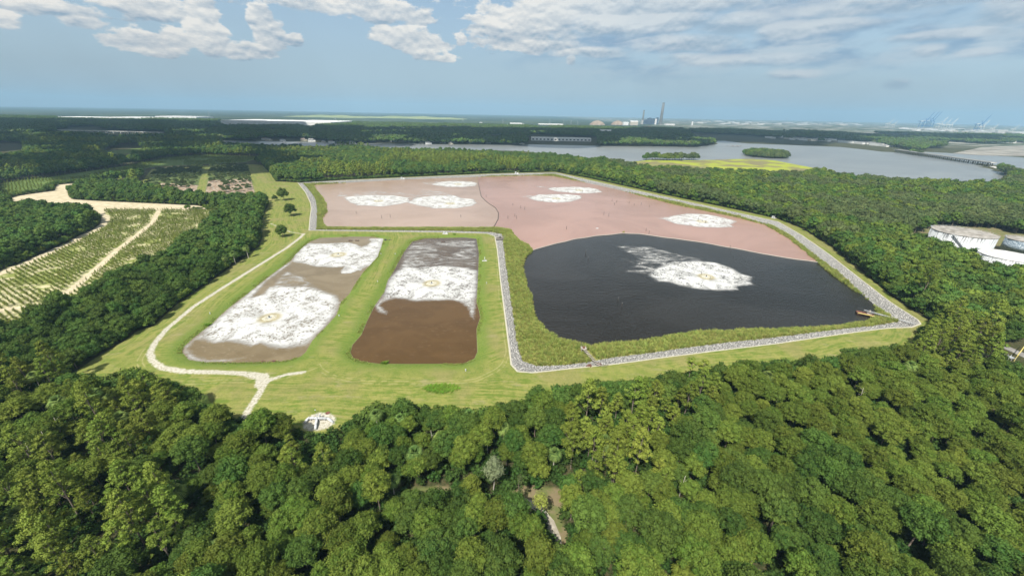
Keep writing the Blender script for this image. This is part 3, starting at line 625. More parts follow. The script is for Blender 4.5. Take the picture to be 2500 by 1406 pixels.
def trunk(seed, h, r0_, lobes, nl=7, name='trunk', mat='bark', lean=.0, rootz=-1.0):
    r_ = random.Random(seed); mb = MB(); p = Vector((0, 0, rootz)); n = 5; pts = [p]
    for i in range(n): p = p + Vector((r_.uniform(-.25, .25) + lean, r_.uniform(-.25, .25), (h - rootz) / n)); pts.append(p)
    for i in range(n): mb.tube(pts[i], pts[i + 1], r0_ * (1 - .75 * i / n), r0_ * (1 - .75 * (i + 1) / n), 7, cap=False)
    for j in range(min(nl, len(lobes))):
        c_, rd = lobes[(j * 3) % len(lobes)]
        z = max(h * .3, c_[2] - 2.5 - r_.random() * 1.5); kk = min(max((z - rootz) / (h - rootz), 0), .98); i = int(kk * n); b0 = pts[i].lerp(pts[i + 1], kk * n - i)
        mb.tube(b0, Vector(c_), r0_ * .28, r0_ * .1, 5, cap=False)
    return mesh_from(name, mb.v, mb.f, [M[mat]], smooth=True)
def recentre(L, z): return L
PINES = []; OAKS = []; DARKS = []; MOSS = []
for i in range(5):
    h = 15.5 + i * 1.1; L = pine_lobes(10 + i, h, 3.6 + .3 * (i % 3), 30 + 2 * i, .5, (.65, 1.3))
    PINES.append((crown(100 + i, L, 210, .24, .52, LM['pine'], 'crown', .52, .72), trunk(i, h, .27, L, 9), h))
for i in range(5):
    R = 4.7 + .45 * i; L = oak_lobes(20 + i, R, 8.4 + .5 * i, 3.6 + .3 * (i % 3), 34 + 3 * i, (.85, 1.75))
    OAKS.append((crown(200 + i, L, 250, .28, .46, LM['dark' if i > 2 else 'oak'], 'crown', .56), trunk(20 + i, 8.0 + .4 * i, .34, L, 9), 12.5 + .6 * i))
for i in range(4):
    L = oak_lobes(40 + i, 4.6 + .4 * i, 4.6, 4.2, 26, (1.3, 2.0))
    DARKS.append((crown(300 + i, L, 150, .34, .5, LM['dark'], 'crown', .64), trunk(40 + i, 5.2, .28, L, 5), 9.5))
for i in range(3):
    L = oak_lobes(60 + i, 5.6, 8.6, 3.0, 22, (1.3, 2.1))
    MOSS.append((crown(350 + i, L, 130, .38, .6, LM['moss'], 'crown', .64), trunk(60 + i, 8, .3, L, 5), 12))
def palm_meshes(seed, h=7.5, n=30, fr=2.4):
    r_ = random.Random(seed); V = []; F = []; T = []
    for i in range(n):
        ph = i * 2.399; k = i / n; e = 1.25 - 1.9 * k + r_.uniform(-.12, .12); tn = (.1, .75)[i % 2] if k < .75 else 1.0
        base = Vector((0, 0, h)); d = Vector((math.cos(ph) * math.cos(e), math.sin(ph) * math.cos(e), math.sin(e))); L_ = fr * r_.uniform(.85, 1.15)
        c_ = base + d * L_ * .12; side = d.cross(Vector((0, 0, 1)) if abs(d.z) < .98 else Vector((1, 0, 0))).normalized(); upv = side.cross(d).normalized()
        for j in range(9):     # one folded fan leaf: nine narrow blades with gaps between them, tips hanging
            a = (j - 4) / 4 * .62; v1 = d * math.cos(a) + side * math.sin(a); mid = c_ + v1 * L_ * .50; tip = c_ + v1 * L_ * .86 + Vector((0, 0, -.30 * L_ * (.6 + k))); w_ = v1.cross(upv).normalized() * .11
            b = len(V); V += [c_ - w_ * .5, mid - w_, tip, mid + w_, c_ + w_ * .5]; F.append((b, b + 1, b + 2, b + 3, b + 4)); T += [tn] * 5
        b = len(V); w_ = side * .06; V += [base - w_, c_ - w_, c_ + w_, base + w_]; F.append((b, b + 1, b + 2, b + 3)); T += [.3] * 4
    mb = MB()
    for i in range(5): mb.tube((0, 0, -1 + (h + 1) * i / 5), (0, 0, -1 + (h + 1) * (i + 1) / 5), .2 - .008 * i, .19 - .008 * i, 8, cap=False)
    return mesh_from('crown', [tuple(v) for v in V], F, [LM['palm']], attrs={'tint': T}), mesh_from('trunk', mb.v, mb.f, [M['pale_bark']], smooth=True), h + 1.5
PALMS = [palm_meshes(5), palm_meshes(6, 4.2, 46, 3.4)]

def make_tree(name, proto, x, y, label, cat, group=None, s=1.0, rz=None, z=None, sz=None, tilt=None):
    o = thing(name, label, cat, (x, y, Hs(x, y) if z is None else z), rng.uniform(0, 6.28) if rz is None else rz, group)
    o.scale = (s, s, sz or s)
    if tilt: o.rotation_euler = (tilt[0], tilt[1], o.rotation_euler[2])
    link('trunk', proto[1], o); link('crown', proto[0], o); return o

# ---- open areas where no forest stands (all traced as seen from above)
OPEN = FIELDS[:-1] + [LAWN, BIG, PLANT, SANDF, CELLS, RIVER, RIVER2, MARSH, TANKF, LR, PLANT2] + CLRS
WHSE = [GP(p) for p in ([(530,300),(540,296),(640,293),(820,295),(810,303),(640,308),(545,307)], [(140,288),(280,278),(480,280),(480,288),(300,292),(140,290)],
        [(690,286),(780,278),(1000,280),(1090,290),(1000,293),(800,288)], [(1285,340),(1300,330),(1455,336),(1460,349),(1380,350),(1290,346)], [(1440,302),(1500,292),(1660,296),(1670,306),(1560,308),(1440,306)],
        [(640,352),(620,340),(700,338),(800,345),(800,350)], [(1720,340),(1680,326),(1800,330),(1990,345),(2100,358),(2000,356)], [(2030,350),(2000,340),(2100,348),(2200,362),(2230,372),(2150,372)], [(2250,372),(2270,362),(2500,366),(2700,380),(2700,400),(2500,388),(2330,378)], [(2300,356),(2330,350),(2500,352),(2600,360),(2600,366),(2450,362)],
        [(140,325),(140,316),(400,322),(410,332),(300,334)], [(0,372),(0,350),(40,350),(60,366)])]
ISLES = [GP(p) for p in ([(1815,376),(1830,382),(1880,386),(1925,386),(1918,378),(1870,372),(1830,372)], [(1568,390),(1580,388),(1695,388.5),(1712,390.5),(1650,391.5)])]
SR_L = SRS
def closed(X, Y, hh, rad):
    """true where a tree of height hh would hide an open area"""
    bad = np.zeros(X.shape, bool); JN = np.where(Y > 150, vnoise(X, Y, 5.0, 77, 1) ** 2, 0)
    for poly in OPEN + WHSE:
        x0, y0 = poly.min(0) - 60; x1, y1 = poly.max(0) + 60
        for k in (0.0, .5, 1.0):
            f = HC / (HC - hh * k + 1.5 * (k > 0)); fx_ = X * f; fy_ = Y * f
            m = (fx_ > x0) & (fx_ < x1) & (fy_ > y0) & (fy_ < y1) & ~bad
            if m.any(): r = np.zeros(X.shape, bool); r[m] = sdf(poly, fx_[m], fy_[m]) > (-rad[m] * .7 if k < 1 else -.3 + 3.5 * JN[m]); bad |= r
    for l, w_ in SR_L:
        for k in (0., 1.):
            f = HC / (HC - hh * k); bad |= sdl(l, X * f, Y * f, w_) > (-4.5 if k == 0 else -1.5)
    return bad
def scatter(y0, y1, sp, seed, jit=.42):
    r_ = np.random.default_rng(seed); ys = np.arange(y0, y1, sp * .87); P_ = []
    for j, yy in enumerate(ys):
        hw = yy * 1.42 + 60; xs = np.arange(-hw, hw, sp) + (j % 2) * sp / 2
        P_.append(np.stack([xs, np.full(xs.shape, yy)], 1))
    P_ = np.vstack(P_); return P_ + r_.uniform(-sp * jit, sp * jit, P_.shape)

# ---- named and placed trees first
PX_PALM = [(220,948),(266,955),(306,970),(380,988),(285,1005),(955,1158),(1230,1030),(1480,1062),(1500,1090),(2026,1022),(2272,985),(2230,880),(545,622),(566,612),(598,598),(915,998),(975,1008),(1075,1052),(1355,1092),(418,1185),(75,905),(30,1240),(515,1325),(1145,998),(1880,905),(1760,1040),(2360,925),(640,1010),(130,965),(1010,1090)]
AVOID = [(G(768, 1030)[0] * k, G(768, 1030)[1] * k, 8.5) for k in (.97, .9, .84)]
for k, (u, v) in enumerate(PX_PALM):
    s = rng.uniform(1.1, 1.45); x, y = G(u, v, 8.5 * s); AVOID.append((x, y, 3.2))
    make_tree('palm_tree', PALMS[0], x, y, 'fan-leaved palm with pale green fronds standing among the broad forest crowns', 'palm tree', 'fan palms scattered through the forest', s)
x, y = G(492, 985); make_tree('palm_tree', PALMS[1], x, y, 'full round fan palm standing alone on the grass at the bend of the gravel track', 'palm tree', s=1.05, sz=.8); AVOID.append((x, y, 4))
LONE = [((693,489), DARKS[0], 'lone bronze-green tree on the lawn, farthest large one of the row beside the stone bank', 1.75), ((711,527), DARKS[1], 'rounded olive-green tree alone on the lawn, second from the far end of the row', 1.5),
        ((690,578), DARKS[2], 'dark green lone tree on the lawn by the track junction, nearest of the row', 1.2), ((672,490), DARKS[0], 'small dark bush on the lawn beside the far bronze-green tree', .85)]
for (u, v), pr, lab, s in LONE:
    x, y = G(u, v); make_tree('lawn_tree', pr, x, y, lab, 'tree', s=s)
for (u, v), h_, lab in (((1672,955), 1.0, 'tall thin pine rising above the forest edge against the mown grass, left of two'), ((1702,960), 1.02, 'tall thin forked pine rising above the forest edge against the grass, right of two')):
    x, y = G(u, v, -1.5); L = pine_lobes(int(u), 19, 2.9, 13, .74, (.9, 1.4)); pr = (crown(int(u), L, 95, .3, .55, LM['pine'], 'crown', .62, .6), trunk(int(u), 19, .24, L, 8), 19)
    make_tree('pine_tree', pr, x, y, lab, 'pine tree'); AVOID.append((x, y, 2))
x, y = G(2048, 905, -1.5); L = pine_lobes(77, 13, 1.6, 14, .15, (1.0, 1.4)); L += [(np.array([-3, 0, 12.5]), 1.3), (np.array([-1.6, 0, 13.2]), 1.2), (np.array([1.8, .5, 12.6]), 1.3)]
make_tree('vine_covered_tree', (crown(77, L, 100, .35, .5, LM['dark'], 'crown'), trunk(77, 12, .3, L, 4), 13), x, y, 'dark vine-smothered column-shaped tree poking up in front of the mown grass', 'tree', rz=0)
x, y = G(1205, 1205, -1.5); L = oak_lobes(81, 3.6, 10.5, 5, 22, (1.1, 1.9)); make_tree('oak_tree', (crown(81, L, 120, .2, 1.0, LM['pale'], 'crown', .55), trunk(81, 10, .3, L, 9, mat='pale_bark'), 15), x, y, 'pale silvery green tree with drooping sprays behind the forest clearing', 'tree'); AVOID.append((x, y, 5))
x, y = G(1316, 1272, -1.5); L = oak_lobes(82, 3.0, 10.0, 3.4, 18, (.9, 1.5)); make_tree('oak_tree', (crown(82, L, 85, .28, .5, LM['yellow'], 'crown', .45), trunk(82, 10, .25, L, 9, lean=.25), 14), x, y, 'yellow-green thin tree leaning over the sandy track in the clearing', 'tree', rz=0, s=.9); AVOID.append((x, y, 3))
x, y = G(1268, 1240, -1.5); L = pine_lobes(83, 15, 1.3, 16, .2, (.7, 1.0)); make_tree('vine_covered_tree', (crown(83, L, 80, .3, .5, LM['moss'], 'crown', .5), trunk(83, 15, .25, L, 4), 15), x, y, 'narrow grey-green vine-wrapped trunk standing in the forest clearing', 'tree'); AVOID.append((x, y, 2))
# bare trunks
def snag(u, v, h, lab, lean):
    x, y = G(u, v, -1.5); r_ = random.Random(int(u)); mb = MB(); top = Vector((lean * h, .05 * h, h))
    mb.tube((0, 0, -.5), top * .6, .2, .13, 7); mb.tube(top * .6, top, .13, .05, 6)
    for k in range(6):
        z = .5 + .08 * k; a = r_.uniform(0, 6.28); mb.tube(top * z, top * z + Vector((math.cos(a) * 1.4, math.sin(a) * 1.4, .9)), .05, .02, 5)
    o = mb.build('dead_tree', M['pale_bark'], None, True, (x, y, -1.5)); tag(o, lab, 'dead tree', 'bare dead trunks in the forest')
for u, v, h in ((140,1120,13),(165,1090,14),(200,1060,12),(95,1150,13),(1690,1075,12),(2090,1000,12),(1655,1220,11),(2380,900,13),(2215,680,14),(2170,705,12),(2300,650,13),(330,1110,10),(1800,985,11),(1190,1110,13),(1060,1110,12),(2250,640,14)):
    snag(u, v, h, 'pale bare dead trunk showing between green crowns', rng.uniform(-.08, .08))

# ---- near forest
def avoid(P_):
    ok = np.ones(len(P_), bool)
    for x, y, r_ in AVOID: ok &= np.hypot(P_[:, 0] - x, P_[:, 1] - y) > r_
    return ok
NP_ = scatter(38, 640, 7.0, 3)
NP_ = NP_[avoid(NP_)]
d_ = np.hypot(NP_[:, 0], NP_[:, 1]); ang = np.arctan2(NP_[:, 0], NP_[:, 1])
# species: pines over the near left and centre, broadleaf right and bottom, dense low wood west of the lawn
kn = vnoise(NP_[:, 0], NP_[:, 1], 38, 11, 2)
west = (NP_[:, 1] > 150) & (NP_[:, 0] < -90); east = (NP_[:, 1] > 250) & (NP_[:, 0] > 150); north = NP_[:, 1] > 640
sp = np.where(kn > .47, 0, 1)                       # 0 pine, 1 broadleaf
sp = np.where((NP_[:, 1] < 95) & (kn < .58), 1, sp); sp = np.where((NP_[:, 0] > 90) & (kn < .60), 1, sp)
sp = np.where(west, 2, sp); sp = np.where(east, np.where(kn > .5, 3, 1), sp)
sp = np.where(east & (NP_[:, 1] < 400) & (kn > .35), 1, sp)
hh = np.array([17.0, 13.0, 9.0, 12.0])[sp]; rad = np.array([3.2, 4.6, 4.2, 5.0])[sp]
ok = ~closed(NP_[:, 0], NP_[:, 1], hh, rad)
# let smaller trees fill the strip that taller ones had to leave
fill = ~ok & ~closed(NP_[:, 0], NP_[:, 1], np.full(len(NP_), 8.0), np.full(len(NP_), 2.5))
sp = np.where(fill, 2, sp); ok |= fill
# rough screen test, so that the separate trees are the ones in the picture
def inframe(X, Y, z=8.0, mar=60):
    vx = X; vy = Y; vz = z - HC; cx_ = vx * right.x + vy * right.y + vz * right.z; cy_ = vx * up.x + vy * up.y + vz * up.z; cz_ = vx * fw.x + vy * fw.y + vz * fw.z
    cz_ = np.maximum(cz_, 1e-3); u = 1250 + FPX * cx_ / cz_; v = 703 - FPX * cy_ / cz_
    return (u > -mar) & (u < 2500 + mar) & (v < 1406 + mar) & (v > 0)
P1 = NP_[ok]; S1 = sp[ok]; vis = inframe(P1[:, 0], P1[:, 1]); dd1 = np.hypot(P1[:, 0], P1[:, 1])
size = rng.uniform(.66, 1.14, len(P1)) * np.where(dd1 > 330, 1.2, 1) * np.where((P1[:, 0] > 150) & (P1[:, 1] > 230), 1.15, 1)
z1 = height(P1[:, 0], P1[:, 1])
order = np.argsort(dd1)
LIM = {0: 296, 1: 296, 2: 296, 3: 0}; cnt = {0: 0, 1: 0, 2: 0, 3: 0}; rest = []
INFO = {0: ('pine_tree', 'pine tree', 'tall pine with olive-green tufted crown in the forest on the near side', 'pines in the near forest', PINES),
        1: ('broadleaf_tree', 'tree', 'broad round leafy green tree crown in the forest around the lawn', 'broadleaf trees in the near forest', OAKS),
        2: ('scrub_tree', 'small tree', 'low dark green bushy tree in the thicket edging the mown grass', 'low thicket trees edging the grass', DARKS)}
for i in order:
    k = int(S1[i])
    if vis[i] and cnt[k] < LIM[k]:
        nm, ct, lb, gr, PR = INFO[k]; cnt[k] += 1
        make_tree(nm, PR[int(rng.integers(len(PR))) if k != 1 else (int(rng.integers(2, 5)) if (P1[i, 0] > 30 + 40 * rng.random() and rng.random() < .75) else int(rng.integers(0, 4)))], P1[i, 0], P1[i, 1], lb, ct, gr, size[i], z=float(z1[i]), sz=float(size[i] * rng.uniform(.82, 1.28)))  # darker-leaved oaks favoured on the right, their leaf colour standing in for shade
    else: rest.append(i)
rest = np.array(rest)

# ------------------------------------------------------------------ geometry nodes scattering
def joined(pr, name):
    """crown and trunk meshes of a tree as one mesh for scattering"""
    a, b = pr[0], pr[1]; me = bpy.data.meshes.new(name)
    def arr(m):
        v = np.empty(len(m.vertices) * 3, np.float32); m.vertices.foreach_get('co', v); l = np.empty(len(m.loops), np.int32); m.loops.foreach_get('vertex_index', l)
        s = np.empty(len(m.polygons), np.int32); m.polygons.foreach_get('loop_start', s); return v, l, s
    va, la, sa_ = arr(a); vb, lb_, sb = arr(b); na = len(va) // 3
    me.vertices.add(na + len(vb) // 3); me.vertices.foreach_set('co', np.concatenate([va, vb])); me.loops.add(len(la) + len(lb_)); me.loops.foreach_set('vertex_index', np.concatenate([la, lb_ + na]))
    me.polygons.add(len(sa_) + len(sb)); me.polygons.foreach_set('loop_start', np.concatenate([sa_, sb + len(la)]))
    me.materials.append(a.materials[0]); me.materials.append(b.materials[0]); me.polygons.foreach_set('material_index', np.concatenate([np.zeros(len(sa_)), np.ones(len(sb))]).astype(np.int32)); me.update()
    at = me.attributes.new('tint', 'FLOAT', 'POINT'); tv = np.zeros(len(me.vertices), np.float32); t0_ = np.empty(na, np.float32); a.attributes['tint'].data.foreach_get('value', t0_); tv[:na] = t0_; at.data.foreach_set('value', tv)
    return me
def gn_scatter(name, P3, scale, which, protos, label, cat, kind='stuff', tilt=0.0):
    me = bpy.data.meshes.new(name); me.vertices.add(len(P3)); me.vertices.foreach_set('co', np.asarray(P3, np.float32).ravel())
    for k, a in (('s', scale), ('a', rng.uniform(0, 6.283, len(P3)))): at = me.attributes.new(k, 'FLOAT', 'POINT'); at.data.foreach_set('value', np.asarray(a, np.float32))
    at = me.attributes.new('w', 'INT', 'POINT'); at.data.foreach_set('value', np.asarray(which, np.int32)); me.update()
    o = link(name, me); tag(o, label, cat, kind=kind)
    ng = bpy.data.node_groups.new(name, 'GeometryNodeTree'); ng.interface.new_socket('Geometry', in_out='INPUT', socket_type='NodeSocketGeometry'); ng.interface.new_socket('Geometry', in_out='OUTPUT', socket_type='NodeSocketGeometry')
    N = ng.nodes; L = ng.links; gi = N.new('NodeGroupInput'); go = N.new('NodeGroupOutput'); ins = N.new('GeometryNodeInstanceOnPoints'); jn = N.new('GeometryNodeJoinGeometry')
    for pm in reversed(protos):     # the join puts the last one linked first
        po = bpy.data.objects.new(name + '_source', pm); oi = N.new('GeometryNodeObjectInfo'); oi.inputs['Object'].default_value = po; oi.inputs['As Instance'].default_value = True; L.new(oi.outputs['Geometry'], jn.inputs[0])
    def na(nm, ty='FLOAT'): n = N.new('GeometryNodeInputNamedAttribute'); n.data_type = ty; n.inputs[0].default_value = nm; return n.outputs[0]
    L.new(gi.outputs[0], ins.inputs['Points']); L.new(jn.outputs[0], ins.inputs['Instance']); ins.inputs['Pick Instance'].default_value = True
    L.new(na('w', 'INT'), ins.inputs['Instance Index']); cb = N.new('ShaderNodeCombineXYZ'); L.new(na('a'), cb.inputs[2]); L.new(cb.outputs[0], ins.inputs['Rotation']); L.new(na('s'), ins.inputs['Scale'])
    L.new(ins.outputs[0], go.inputs[0]); md = o.modifiers.new('scatter', 'NODES'); md.node_group = ng; return o

# mid and far detail levels
MIDP = []
for i in range(3): L = pine_lobes(110 + i, 15 + i, 3.4, 11, .45, (1.3, 1.9)); MIDP.append(joined((crown(400 + i, L, 26, .6, 1.0, LM['pine'], 'c', .8, .8, False), trunk(110 + i, 14, .28, L, 0)), 'pine_lod'))
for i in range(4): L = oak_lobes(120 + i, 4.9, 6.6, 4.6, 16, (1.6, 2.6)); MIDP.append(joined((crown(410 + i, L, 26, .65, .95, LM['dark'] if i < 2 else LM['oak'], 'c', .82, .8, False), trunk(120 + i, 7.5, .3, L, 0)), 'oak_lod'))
for i in range(3): L = oak_lobes(130 + i, 5.4, 6.6, 4.4, 17, (1.5, 2.5)); MIDP.append(joined((crown(420 + i, L, 26, .65, .95, LM['moss'], 'c', .82, .8, False), trunk(130 + i, 7.5, .3, L, 0)), 'moss_lod'))
NEARP = [joined(p, 'near_tree') for p in PINES[:3] + OAKS[:3] + DARKS[:2] + MOSS[:2]]
NEAR_IDX = {0: (0, 3), 1: (3, 3), 2: (6, 2), 3: (8, 2)}
MID_IDX = {0: (0, 3), 1: (3, 4), 2: (3, 2), 3: (7, 3)}
def pick(S, table): return np.array([table[int(k)][0] + int(rng.integers(table[int(k)][1])) for k in S])
Pr = P1[rest]; Sr = S1[rest]; dr = dd1[rest]; zr = z1[rest]; szr = size[rest]
reg = np.where((Pr[:, 0] < -60) & (Pr[:, 1] > 150), 0, np.where((Pr[:, 0] > 60) & (Pr[:, 1] > 140), 1, 2))
REGL = {0: 'woodland and thickets west of the basins behind the long mown slope', 1: 'mossy grey-green woodland beyond the right bank and around the storage tanks', 2: 'remaining crowded crowns of the forest below the camera'}
for g_ in (0, 1, 2):
    for near_ in (True, False):
        m = (reg == g_) & ((dr < 330) == near_)
        if m.sum() == 0: continue
        P3 = np.stack([Pr[m, 0], Pr[m, 1], zr[m]], 1)
        gn_scatter('forest', P3, szr[m], pick(Sr[m], NEAR_IDX if near_ else MID_IDX), NEARP if near_ else MIDP, REGL[g_] + (', the nearer part' if near_ else ', the farther part'), 'forest')

# understory and leafy skirts at the forest edge
BUSH = []; UNDER = []
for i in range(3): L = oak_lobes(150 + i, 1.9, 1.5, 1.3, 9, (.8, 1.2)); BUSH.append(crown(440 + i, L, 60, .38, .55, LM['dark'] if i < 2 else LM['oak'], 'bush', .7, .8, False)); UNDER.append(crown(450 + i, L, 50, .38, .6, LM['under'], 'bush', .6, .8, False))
U_ = scatter(45, 300, 3.6, 8); U_ = U_[inframe(U_[:, 0], U_[:, 1], 0)]; U_ = U_[~closed(U_[:, 0], U_[:, 1], np.full(len(U_), 2.5), np.full(len(U_), 1.5))]
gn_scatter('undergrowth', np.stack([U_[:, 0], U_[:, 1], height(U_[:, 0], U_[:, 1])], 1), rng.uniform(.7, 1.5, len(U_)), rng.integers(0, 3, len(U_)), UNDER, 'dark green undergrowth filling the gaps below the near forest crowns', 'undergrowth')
E_ = scatter(130, 930, 3.4, 9); q_ = sdf(LAWN, E_[:, 0], E_[:, 1]); q2 = sdf(PLANT, E_[:, 0], E_[:, 1]); q3 = sdf(SANDF, E_[:, 0], E_[:, 1]); E_ = E_[((q_ > -10) & (q_ < -1.5) & (q2 < 0)) | ((q2 > -9) & (q2 < -1) & (q_ < 0) & (q3 < 0)) | ((q3 > -9) & (q3 < -1.5) & (q2 < 0))]
k_ = np.ones(len(E_), bool)
for l, w_ in SRS: k_ &= sdl(l, E_[:, 0], E_[:, 1], w_) < -1.5
k_ &= (sdf(CELLS, E_[:, 0], E_[:, 1]) < -1) & (sdf(PAD, E_[:, 0], E_[:, 1]) < -3); E_ = E_[k_]
gn_scatter('undergrowth', np.stack([E_[:, 0], E_[:, 1], height(E_[:, 0], E_[:, 1])], 1), rng.uniform(.8, 1.9, len(E_)), rng.integers(0, 3, len(E_)), BUSH, 'leafy brush closing the forest edge along lawn and sand', 'undergrowth')

# woods beside and behind the view, for a step to the side
Xo, Yo = np.meshgrid(np.arange(-330, 331, 8.0), np.arange(-70, 180, 8.0)); Xo = Xo.ravel() + rng.uniform(-3, 3, Xo.size); Yo = Yo.ravel() + rng.uniform(-3, 3, Yo.size)
ko = ((Yo < 38) | (np.abs(Xo) > Yo * 1.42 + 60)) & (sdf(LAWN, Xo, Yo) < -6); Xo = Xo[ko]; Yo = Yo[ko]
gn_scatter('forest', np.stack([Xo, Yo, np.full(len(Xo), -1.5)], 1), rng.uniform(.8, 1.2, len(Xo)), rng.integers(0, 6, len(Xo)), NEARP, 'woods continuing behind and beside the viewpoint', 'forest')

# 640 .. 1500 m
Pm = scatter(640, 1560, 8.6, 5); km = vnoise(Pm[:, 0], Pm[:, 1], 90, 21, 2); angm = np.arctan2(Pm[:, 0], Pm[:, 1])
Sm = np.where(km > .62, 0, np.where(km > .42, 2, 1)); Sm = np.where(angm > .22, np.where(km > .5, 3, 1), Sm)
okm = ~closed(Pm[:, 0], Pm[:, 1], np.array([23., 17., 14., 17.])[Sm], np.full(len(Pm), 4.0)); 
for isl in ISLES: okm |= (sdf(isl, Pm[:, 0], Pm[:, 1]) > 0)
Pm = Pm[okm]; Sm = Sm[okm]
szm = rng.uniform(.85, 1.6, len(Pm)) * np.where(angm[okm] > .2, 1.15, 1)
gn_scatter('forest', np.stack([Pm[:, 0], Pm[:, 1], height(Pm[:, 0], Pm[:, 1])], 1), szm, pick(Sm, MID_IDX), MIDP, 'belt of mixed woodland between the large pond and the river', 'forest')
# 1500 .. 3600 m: broad crowns
FARP = []
for i in range(4): L = oak_lobes(140 + i, 6.0, 8.5, 4.0, 6, (2.6, 4.2)); FARP.append(crown(430 + i, L, 4, 1.6, 2.0, LM['dark'] if i < 3 else LM['moss'], 'far_tree', .95, .9, False))
Pf = scatter(1560, 3900, 15.0, 6); okf = ~closed(Pf[:, 0], Pf[:, 1], np.full(len(Pf), 13.0), np.full(len(Pf), 6.0))
kf = vnoise(Pf[:, 0], Pf[:, 1], 260, 31, 3); okf &= ~(kf > np.where((Pf[:, 0] > 1300) & (Pf[:, 1] > 2300), .52, .70)); Pf = Pf[okf]
for isl in ISLES:
    pass
gn_scatter('forest', np.stack([Pf[:, 0], Pf[:, 1], height(Pf[:, 0], Pf[:, 1])], 1), rng.uniform(1.1, 1.8, len(Pf)), rng.integers(0, 4, len(Pf)), FARP, 'distant dark tree cover beyond the river', 'forest')

# ------------------------------------------------------------------ young pine plantation
sx = MB(); 
def sap_mesh(seed, h=3.0):
    r_ = np.random.default_rng(seed); V = []; F = []; T = []
    for i in range(46):
        k = r_.random(); z = h * (.12 + .88 * k); ph = r_.uniform(0, 6.28); rr = .85 * (1 - k) ** .8 + .1; e = r_.uniform(.2, .8)
        d = np.array([math.cos(ph), math.sin(ph), e]); p0 = np.array([0, 0, z - .2]); p1 = p0 + d * rr; s_ = np.array([-math.sin(ph), math.cos(ph), 0]) * .2
        b = len(V); V += [p0, p0 + d * rr * .6 - s_, p1, p0 + d * rr * .6 + s_]; F.append((b, b + 1, b + 2, b + 3)); T += [r_.random()] * 4
    return mesh_from('crown', V, F, [LM['sap']], attrs={'tint': T})
SAPC = [sap_mesh(1), sap_mesh(2, 3.4), sap_mesh(3, 2.6)]
tb = MB(); tb.tube((0, 0, -.3), (0, 0, 2.4), .07, .03, 5); SAPT = mesh_from('trunk', tb.v, tb.f, [M['bark']])
lo, hi = PLANT.min(0), PLANT.max(0)
ca, sa = math.cos(R_(-28)), math.sin(R_(-28)); u_, v_ = np.meshgrid(np.arange(-500, 500, 2.1), np.arange(-500, 500, 3.0)); u_ = u_.ravel() + rng.uniform(-.5, .5, u_.size); v_ = v_.ravel() + rng.uniform(-.35, .35, v_.size)
cx, cy = (lo + hi) / 2; X = cx + u_ * ca - v_ * sa; Y = cy + u_ * sa + v_ * ca
okp = (sdf(PLANT, X, Y) > 1.0)
for l, w_ in SRS: okp &= sdl(l, X, Y, w_) < -.8
okp &= vnoise(X, Y, 16, 8, 2) > .27
X = X[okp]; Y = Y[okp]; vis = inframe(X, Y, 0, 10); dq = np.hypot(X, Y); o_ = np.argsort(np.where(vis, dq, 1e9)); n1 = 300
for i in o_[:n1]:
    k = int(rng.integers(3)); s = rng.uniform(.75, 1.3)
    o = thing('young_pine', 'knee-high to man-high young pine growing in a row on the sandy planted ground', 'young pine', (float(X[i]), float(Y[i]), -1.5), rng.uniform(0, 6.28), 'young pines of the plantation rows'); o.scale = (s,) * 3
    link('trunk', SAPT, o); link('crown', SAPC[k], o)
o_ = o_[n1:]
gn_scatter('plantation', np.stack([X[o_], Y[o_], np.full(len(o_), -1.5)], 1), rng.uniform(.75, 1.35, len(o_)), rng.integers(0, 3, len(o_)), SAPC, 'farther rows of young pines on pale sandy ground between the sand tracks', 'plantation')
# shaded plantation farther back, and scrub in the two dry cells
lo, hi = PLANT2.min(0), PLANT2.max(0); X, Y = np.meshgrid(np.arange(lo[0], hi[0], 6.0), np.arange(lo[1], hi[1], 5.0)); X = X.ravel() + rng.uniform(-1, 1, X.size); Y = Y.ravel() + rng.uniform(-1, 1, Y.size)
okp = (sdf(PLANT2, X, Y) > 2) & (vnoise(X, Y, 60, 9) > .35); X = X[okp]; Y = Y[okp]
gn_scatter('plantation', np.stack([X, Y, np.full(len(X), -1.5)], 1), rng.uniform(1.2, 1.9, len(X)), rng.integers(0, 3, len(X)), SAPC, 'shaded rows of older young pines far behind the sand field', 'plantation')
for poly, lab in ((CELLA, 'left'), (CELLB, 'right')):
    lo, hi = poly.min(0), poly.max(0); X = rng.uniform(lo[0], hi[0], 2200); Y = rng.uniform(lo[1], hi[1], 2200); k = sdf(poly, X, Y) > 2; X = X[k]; Y = Y[k]
    fr_ = (Y - lo[1]) / (hi[1] - lo[1]); kk = (fr_ > .42) | (vnoise(X, Y, 10, 4) > .55); X = X[kk]; Y = Y[kk]
    gn_scatter('scrub', np.stack([X, Y, height(X, Y) - .3], 1), rng.uniform(.28, .6, len(X)), rng.integers(0, 2, len(X)), [joined(MOSS[1], 'scrub_a'), joined(MOSS[0], 'scrub_b')], 'tangled dark scrub filling the %s of the two grassed-in cells' % lab, 'scrub')

